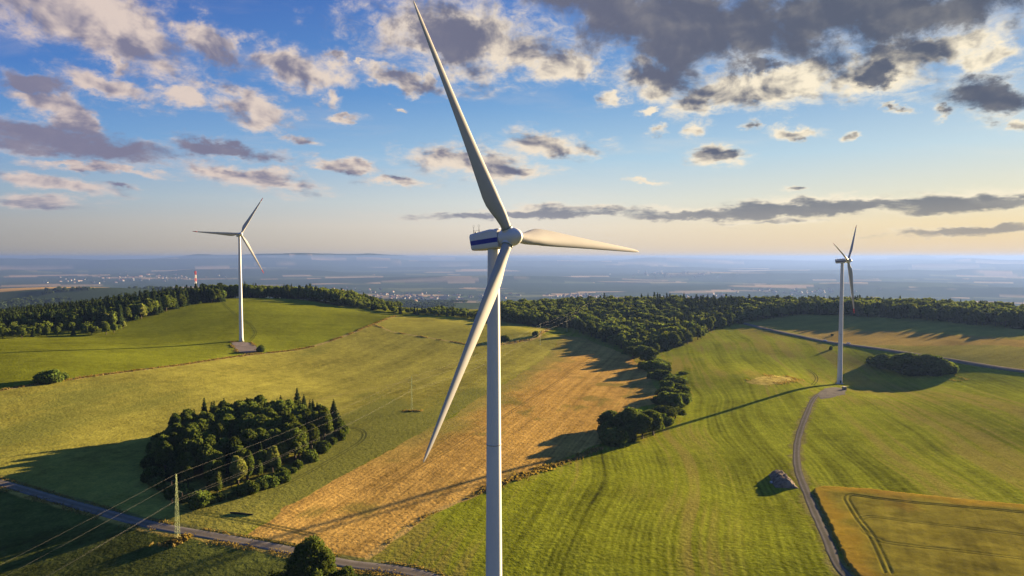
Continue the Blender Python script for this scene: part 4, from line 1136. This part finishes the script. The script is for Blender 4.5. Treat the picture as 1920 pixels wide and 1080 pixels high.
# ------------------------------------------------------------------ power line
HEAD = math.radians(17.0)
ARM = Vector((math.cos(HEAD), -math.sin(HEAD), 0))
def pylon(loc, H, wb, label, arms, lattice=True, box=False):
    o = empty('lattice_pylon' if lattice else 'power_pole', loc); tag(o, label, 'pylon' if lattice else 'power pole', 'pylons of the power line')
    wt = .26; tops = []
    def w(z): return (wb + (wt - wb) * z / H) / 2
    R = Matrix.Rotation(-HEAD, 3, 'Z')
    if lattice:
        for sx, sy in ((-1, -1), (1, -1), (1, 1), (-1, 1)):
            mb = MB(); mb.tube([R @ Vector((sx * w(0), sy * w(0), -.3)), R @ Vector((sx * w(H), sy * w(H), H))], .042, 4); mb.build('leg', M_PYLON, o)
        mb = MB(); n = 22
        for k in range(n):
            z0, z1 = H * (k / n), H * ((k + 1) / n)
            for sx, sy, tx, ty in ((-1, -1, 1, -1), (1, -1, 1, 1), (1, 1, -1, 1), (-1, 1, -1, -1)):
                f = (k % 2)
                p = Vector((sx * w(z0), sy * w(z0), z0)); q = Vector((tx * w(z1), ty * w(z1), z1))
                if f: p = Vector((tx * w(z0), ty * w(z0), z0)); q = Vector((sx * w(z1), sy * w(z1), z1))
                mb.tube([R @ p, R @ q], .032, 4, cap=False)
                if k % 4 == 0: mb.tube([R @ Vector((sx * w(z0), sy * w(z0), z0)), R @ Vector((tx * w(z0), ty * w(z0), z0))], .03, 4, cap=False)
        mb.build('bracing', M_PYLON, o)
    else:
        mb = MB(); mb.tube([(0, 0, -.3), (0, 0, H)], [.20, .12], 8); mb.build('pole', M_PYLON, o)
    mb = MB(); mb.box((0, 0, -.1), (wb + .7, wb + .7, .5)); mb.build('footing', M_CONC, o)
    pts = [Vector((0, 0, H))]
    for s, t, l in arms:
        z = H * (1 - t); e = ARM * s * l
        mb = MB(); c0 = ARM * s * (w(z) if lattice else .1)
        mb.tube([c0 + Vector((0, 0, z + .05)), e + Vector((0, 0, z))], [.07, .05], 5); mb.tube([c0 + Vector((0, 0, z + .75)), e + Vector((0, 0, z + .04))], .035, 5)
        mb.build('crossarm', M_PYLON, o)
        mb = MB(); mb.tube([e + Vector((0, 0, z)), e + Vector((0, 0, z - 1.55))], .035, 6)
        for q in range(5): mb.tube([e + Vector((0, 0, z - .3 - q * .24)), e + Vector((0, 0, z - .38 - q * .24))], [.05, .12], 8)
        mb.build('insulator', M_INS, o)
        pts.append(e + Vector((0, 0, z - 1.6)))
    if box:
        mb = MB(); mb.box((.35, -.1, H * .62), (.7, .6, 1.2)); mb.build('switch_box', M_WHITE, o)
    return [Vector(loc) + p for p in pts]
M_PYLON = simple('pale_green_steel', (.25, .31, .14), .6, .2, 3)
M_INS = simple('glazed_insulator', (.16, .10, .08), .35)
M_WIRE = simple('aluminium_cable', (.14, .13, .105), .45, 0, 1, .0)
ARMS = [(-1, .11, 2.1), (1, .265, 2.5), (-1, .385, 2.1)]
def gz(x, y): return (x, y, hz(x, y))
g_1, g_2, g_3, g_4 = ground_at(333, 1013), ground_at(772, 771), ground_at(1013, 646), ground_at(1063, 621)
LINE = [pylon(gz(-178, 20), 24, 1.3, 'lattice pylon standing in the meadow behind the viewer', ARMS),
        pylon(tuple(g_1), 24.5, 1.3, 'pale green lattice pylon by the road in front of the grove', ARMS),
        pylon(tuple(g_2), 23, 1.1, 'thin lattice pylon standing alone in the middle of the pale field', ARMS),
        pylon(tuple(g_3), 23, .8, 'slim pole with a small white box at the corner of the lawn', ARMS, False, True),
        pylon(tuple(g_4), 22, .9, 'slim pole standing right against the wood beyond the golden field', ARMS, False),
        pylon(gz(150, 1130), 24, 1.2, 'distant pole sticking up above the treetops of the wood', ARMS, False)]
names = ['topmost bare wire of the power line running from pole tip to pole tip', 'wire hung from the upper left arms of the power line', 'wire hung from the right hand arms of the power line', 'wire hung from the lower left arms of the power line']
for k in range(4):
    mb = MB(); pts = []
    for A, B in zip(LINE[:-1], LINE[1:]):
        a, b = A[k], B[k]; L = (b - a).length; sag = .012 * L * (L / 210) if k else .009 * L * (L / 210)
        for t in np.linspace(0, 1, 28)[:-1]:
            p = a.lerp(b, float(t)); p.z -= 4 * sag * t * (1 - t); pts.append(p)
    pts.append(LINE[-1][k])
    mb.tube(pts, .012, 5); tag(mb.build('power_cable', M_WIRE), names[k], 'cable', 'cables of the power line')

# ------------------------------------------------------------------ heap, cabinet, cars, ditch
def heap():
    q = ground_at(1466, 902); o = empty('earth_heap', tuple(q), math.radians(-8)); tag(o, 'dark rough heap with a pale crumbling crest lying on the grass beside the farm track', 'heap')
    n, m = 90, 44; Lh, Wd, Hh = 19.0, 9.4, 3.7
    U, Vv = np.meshgrid(np.linspace(-1, 1, n), np.linspace(-1, 1, m), indexing='ij'); u, v = U.ravel(), Vv.ravel()
    x = v * Wd / 2 * (1 - .14 * u); y = u * Lh / 2
    prof = np.clip(1 - np.abs(v + .05) ** 1.25, 0, 1) * np.clip(1 - np.abs(u) ** 5, 0, 1) ** .6
    prof = np.minimum(prof * 1.25, .9) * (.86 + .2 * (fbm(x, y, 4, 2, 3)))
    z = prof * Hh + (fbm(x, y, 1.3, 4, 9) - .5) * 1.7 * smooth(0, .3, prof) + (fbm(x, y, .5, 2, 19) - .5) * .4 * smooth(0, .3, prof)
    x = x + (fbm(y, z, 1.4, 3, 14) - .5) * 1.1; y = y + (fbm(x, z, 1.4, 3, 15) - .5) * 1.0
    i = np.arange(n - 1)[:, None] * m; k = np.arange(m - 1)[None]
    Fq = np.stack([i + k, i + m + k, i + m + k + 1, i + k + 1], -1).reshape(-1, 4)
    me = mesh_np('mound', np.c_[x, y, z - .12], Fq[:, :], False)
    mm, N, p = material('rough_soil'); g = N.new('ShaderNodeTexCoord').outputs['Object']
    f, _ = N.noise(g, .9, 6, .7); f2, _ = N.noise(g, .35, 3, .5)
    N.l.new(N.ramp(N.math('MULTIPLY_ADD', f2, .5, N.math('MULTIPLY', f, .5)), [(.28, (.055, .040, .025)), (.45, (.14, .105, .075)), (.6, (.25, .20, .14)), (.75, (.38, .31, .22))]), p.inputs['Base Color'])
    p.inputs['Roughness'].default_value = 1; p.inputs['Specular IOR Level'].default_value = .05
    b = N.new('ShaderNodeBump'); b.inputs['Strength'].default_value = .9; b.inputs['Distance'].default_value = .4; N.l.new(N.noise(g, 2.2, 5, .7)[0], b.inputs['Height']); N.l.new(b.outputs[0], p.inputs['Normal'])
    link('mound', me, mm, o)
    rng = np.random.default_rng(4)
    for bx, by, s in ((-5.4, -3.2, 1.0), (-2.8, -8.6, 1.2), (-4.6, -5.6, .8), (-4.9, -1.8, .6)):
        mb = MB(); mb.box((0, 0, s * .25), (s * 1.3, s * .9, s * .6), rot=Matrix.Rotation(rng.uniform(-.4, .4), 3, 'X') @ Matrix.Rotation(rng.uniform(0, 3), 3, 'Z'))
        c = empty('stone_block', tuple(Vector(q) + Matrix.Rotation(math.radians(-8), 3, 'Z') @ Vector((bx, by, 0)))); c.location.z = hz(c.location.x, c.location.y)
        C.objects.unlink(c); bpy.data.objects.remove(c)
        w = mb.build('stone_block', M_CONC, None, False, None); P = Vector(q) + Matrix.Rotation(math.radians(-8), 3, 'Z') @ Vector((bx, by, 0)); w.location = (P.x, P.y, hz(P.x, P.y))
        bv = w.modifiers.new('b', 'BEVEL'); bv.width = .08; bv.segments = 2
        tag(w, 'small pale block lying on the grass against the rough heap', 'block', 'blocks by the heap')
heap()
def cabinet():
    q = ground_at(1583, 731); o = empty('transformer_cabinet', tuple(q), .25); tag(o, 'small grey transformer cabinet with a pale roof beside the foot of the right turbine', 'cabinet')
    mb = MB(); mb.box((0, 0, 1.15), (2.4, 2.0, 2.3)); mb.box((0, 0, .05), (2.7, 2.3, .3)); mb.build('housing', simple('grey_green_panel', (.12, .13, .12), .6, .2, 2), o)
    mb = MB(); mb.box((0, 0, 2.40), (2.9, 2.5, .2)); mb.box((0, 0, 2.55), (2.2, 1.8, .1)); mb.build('roof', M_CONC, o)
    for s in (-1, 1):
        mb = MB(); mb.box((s * .56, -1.02, 1.15), (1.0, .06, 1.9)); d = mb.build('door', simple('door_panel', (.09, .10, .09), .5), o)
        mb = MB(); mb.box((s * .16, -1.08, 1.15), (.06, .06, .3)); mb.build('handle', M_DARK, d)
cabinet()
def make_car(name, paint_m, label):
    o = empty(name); tag(o, label, 'car', 'cars on the right road')
    mb = MB(); prof = [(-2.15, .35), (-2.18, .80), (-2.0, .95), (-1.2, 1.0), (-.55, 1.42), (.85, 1.45), (1.65, 1.02), (2.05, .95), (2.15, .6), (2.1, .35)]
    n = len(prof); W = [.86, .88, .86, .86, .68, .68, .84, .84, .86, .86]
    V = [(x, -w, z) for (x, z), w in zip(prof, W)] + [(x, w, z) for (x, z), w in zip(prof, W)]
    mb.add(V, [(i, (i + 1) % n, n + (i + 1) % n, n + i) for i in range(n)] + [tuple(range(n))[::-1], tuple(range(n, 2 * n))])
    b = mb.build('body', paint_m, o); md = b.modifiers.new('b', 'BEVEL'); md.width = .07; md.segments = 2
    gl = simple('car_glass', (.02, .025, .03), .1, spec=.6)
    mb = MB()
    for s in (-1, 1): mb.add([(-1.02, s * .84, 1.04), (-.5, s * .70, 1.38), (.8, s * .70, 1.40), (1.45, s * .86, 1.06)], [(0, 1, 2, 3) if s < 0 else (3, 2, 1, 0)])
    mb.add([(-1.17, -.78, 1.05), (-1.17, .78, 1.05), (-.60, .62, 1.42), (-.60, -.62, 1.42)], [(0, 1, 2, 3)]); mb.add([(1.60, -.76, 1.09), (1.60, .76, 1.09), (.92, .62, 1.44), (.92, -.62, 1.44)], [(3, 2, 1, 0)])
    mb.build('window', gl, o)
    for x in (-1.32, 1.32):
        for s in (-1, 1):
            mb = MB(); mb.tube([(x, s * .70, .32), (x, s * .90, .32)], .32, 18); wl = mb.build('wheel', M_DARK, o)
            mb = MB(); mb.tube([(x, s * .90, .32), (x, s * .915, .32)], .19, 14); mb.build('rim', M_STEEL, wl)
    return o
def on_road(px, py, o, side):
    q = ground_at(px, py); k = np.argmin(np.hypot(*(ROAD_R - q[:2]).T)); t = ROAD_R[k + 1] - ROAD_R[k - 1]; t = t / np.hypot(*t)
    P = ROAD_R[k] + np.array((t[1], -t[0])) * side
    o.location = (P[0], P[1], hz(P[0], P[1]) + 1.16); o.rotation_euler = (0, 0, math.atan2(t[1], t[0]) + (math.pi if side > 0 else 0))
on_road(1549, 640, make_car('car', simple('white_car_paint', (.75, .75, .76), .25, spec=.5), 'white car on the road left of the right turbine tower'), 1.4)
on_road(1583, 646, make_car('car', simple('silver_car_paint', (.70, .71, .74), .25, spec=.5), 'pale car on the road just right of the right turbine tower'), -1.4)
on_road(1577, 645, make_car('car', simple('grey_car_paint', (.40, .42, .45), .25, spec=.5), 'greyish car close behind a pale car beside the right turbine tower'), -1.4)
def ditch():
    q = ground_at(453, 964); mb = MB(); rng = random.Random(2)
    pts = [(-5.2, .6), (-2.5, .2), (0, 0), (2.6, -.3), (5.0, -.4)]
    mb.tube([(a, b, .15 + rng.uniform(-.05, .1)) for a, b in pts], [.25, .5, .55, .5, .25], 7)
    o = mb.build('ditch_strip', simple('ditch_dark', (.03, .03, .015), 1, .5, 3), None, False, tuple(q)); o.rotation_euler = (0, 0, -.12)  # raised dark strip made up in place of the dark ditch
    tag(o, 'low dark strip standing for a ditch on the pale field in front of the grove', 'brush pile')
ditch()

# ------------------------------------------------------------------ red and white mast behind the left forest
def mast():
    D = 1080.0; P = unp(366.5, 509, D); zb = hz(P[0], D); H = P[2] - zb
    o = empty('radio_mast', (P[0], D, zb)); tag(o, 'red and white radio mast rising behind the forest on the left', 'mast')
    nb = 9; w = lambda z: 1.5 - .7 * z / H
    for k in range(nb):
        z0, z1 = H * k / nb, H * (k + 1) / nb; mb = MB()
        for sx, sy in ((-1, -1), (1, -1), (1, 1), (-1, 1)): mb.tube([(sx * w(z0), sy * w(z0), z0), (sx * w(z1), sy * w(z1), z1)], .12, 5)
        for j in range(3):
            a, b = z0 + (z1 - z0) * j / 3, z0 + (z1 - z0) * (j + 1) / 3
            for sx, sy, tx, ty in ((-1, -1, 1, -1), (1, -1, 1, 1), (1, 1, -1, 1), (-1, 1, -1, -1)):
                mb.tube([(sx * w(a), sy * w(a), a), (tx * w(b), ty * w(b), b)], .10, 4); mb.tube([(tx * w(a), ty * w(a), a), (sx * w(b), sy * w(b), b)], .10, 4)
        mb.build('mast_section', M_RED if (nb - 1 - k) % 2 == 0 else M_WHITE, o)
    mb = MB()
    for s in (-1, 1): mb.tube([(s * 1.1, -.9, H - 2.2), (s * 1.1, -.9, H + .3)], .35, 8)
    mb.box((0, 0, H - .1), (2.6, 2.6, .25)); mb.build('antenna_platform', M_RED, o); mb = MB(); mb.tube([(0, 0, H), (0, 0, H + 3)], .12, 6); mb.build('antenna_rod', M_RED, o)
mast()

# ------------------------------------------------------------------ the town in the plain
def house(mb, x, y, z, w, l, h, rot, mi):
    R = Matrix.Rotation(rot, 3, 'Z'); c = Vector((x, y, z))
    V = [R @ Vector(p) + c for p in ((-w, -l, -3), (w, -l, -3), (w, l, -3), (-w, l, -3), (-w, -l, h), (w, -l, h), (w, l, h), (-w, l, h), (0, -l, h + w * .8), (0, l, h + w * .8))]
    mb.add(V, [(0, 1, 5, 4), (1, 2, 6, 5), (2, 3, 7, 6), (3, 0, 4, 7), (4, 5, 8), (6, 7, 9)], mi); mb.add(V, [(5, 6, 9, 8), (7, 4, 8, 9)], 2)
M_WALL = simple('white_render', (.30, .29, .27), .8); M_WALL2 = simple('grey_render', (.16, .155, .15), .8); M_ROOF = simple('tile_roof', (.22, .10, .07), .8)
def far_at(px, py):
    r = ray(px, py); r = r / r[1]; P = r[None] * _TT[:, None]; z = height(P[:, 0], P[:, 1]); k = np.where((P[:, 2] < z) & (_TT > 2500))[0]
    return P[k[0] if len(k) else -1] * np.array((1, 1, 0)) + np.array((0, 0, z[k[0] if len(k) else -1]))
def big_building(px, py, wpx, hpx, label, cat='building', dep=.5):
    q = far_at(px, py); D = q[1]; w, h = wpx * D / F, hpx * D / F
    o = empty('warehouse' if hpx < 5 else 'tower_block', tuple(q), math.atan2(-q[0], q[1]) * -1 * 0 + .15); tag(o, label, cat, None)
    mb = MB(); mb.box((0, 0, h / 2 - 2), (w, w * dep, h + 4)); b = mb.build('wall', M_WALL, o)
    mb = MB(); mb.box((0, 0, h + .4), (w * 1.02, w * dep * 1.02, .8)); mb.build('roof', M_WALL2, o)
    mb = MB(); nf = max(1, int(h / 6))
    for k in range(nf): mb.box((0, -w * dep / 2 - .1, h * (k + .55) / nf), (w * .9, .3, h / nf * .35))
    mb.build('window_band', simple('window_band', (.10, .12, .15), .2), o)
big_building(832, 563, 12, 8, 'tall white block standing in the hazy town left of the main tower')
big_building(85, 531, 9, 1.8, 'long white warehouse left of the others in the far left village', 'warehouse')
big_building(182, 532, 9, 2.2, 'white warehouse with a taller end at the right of the far left village', 'warehouse')
big_building(1256, 562, 7, 1.8, 'bright white shed in the hazy plain above the right part of the wood', 'warehouse')
big_building(805, 562, 16, 2.6, 'low pale hall left of the tall white block in the hazy town', 'warehouse')
big_building(862, 561, 14, 2.2, 'low pale hall right of the tall white block in the hazy town', 'warehouse')
def town():
    rng = random.Random(12); mb = MB()
    for cx, cy, rx, ry, n in ((800, 559, 80, 7, 60), (900, 556, 70, 6, 30), (730, 556, 50, 5, 20), (150, 527, 80, 6, 14), (260, 526, 60, 6, 8), (1330, 558, 60, 5, 40), (1240, 561, 40, 3, 50), (1090, 556, 60, 3, 60), (1500, 548, 120, 5, 50), (600, 545, 120, 5, 60), (300, 520, 100, 6, 60), (1250, 515, 120, 6, 40)):
        for _ in range(n):
            q = far_at(cx + rng.gauss(0, rx * .5), cy + rng.gauss(0, ry * .5)); D = q[1]; s = 1 + D / 9000
            house(mb, q[0], q[1], q[2], 5 * s * rng.uniform(.7, 1.3), 7 * s * rng.uniform(.7, 1.6), 5 * s * rng.uniform(.7, 1.4), rng.uniform(0, 3), rng.choice((0, 0, 1)))
    tag(mb.build('distant_town', [M_WALL, M_WALL2, M_ROOF]), 'tiny pale houses of the towns scattered in the hazy plain', 'town', kind='stuff')
town()

# ------------------------------------------------------------------ haze
def build_haze():
    mb = MB(); mb.box((0, 0, (70 - 700) / 2), (126000, 126000, 770))
    m = bpy.data.materials.new('haze'); m.use_nodes = True
    N = NT(m.node_tree); N.n.clear()
    out = N.new('ShaderNodeOutputMaterial'); v = N.new('ShaderNodeVolumePrincipled')
    v.inputs['Color'].default_value = (.106, .175, .395, 1)
    v.inputs['Density'].default_value = HAZE
    v.inputs['Anisotropy'].default_value = 0.3
    N.l.new(v.outputs[0], out.inputs['Volume'])
    o = mb.build('haze', m); tag(o, kind='stuff')
    o.display_type = 'WIRE'
HAZE = 5.0e-5
build_haze()
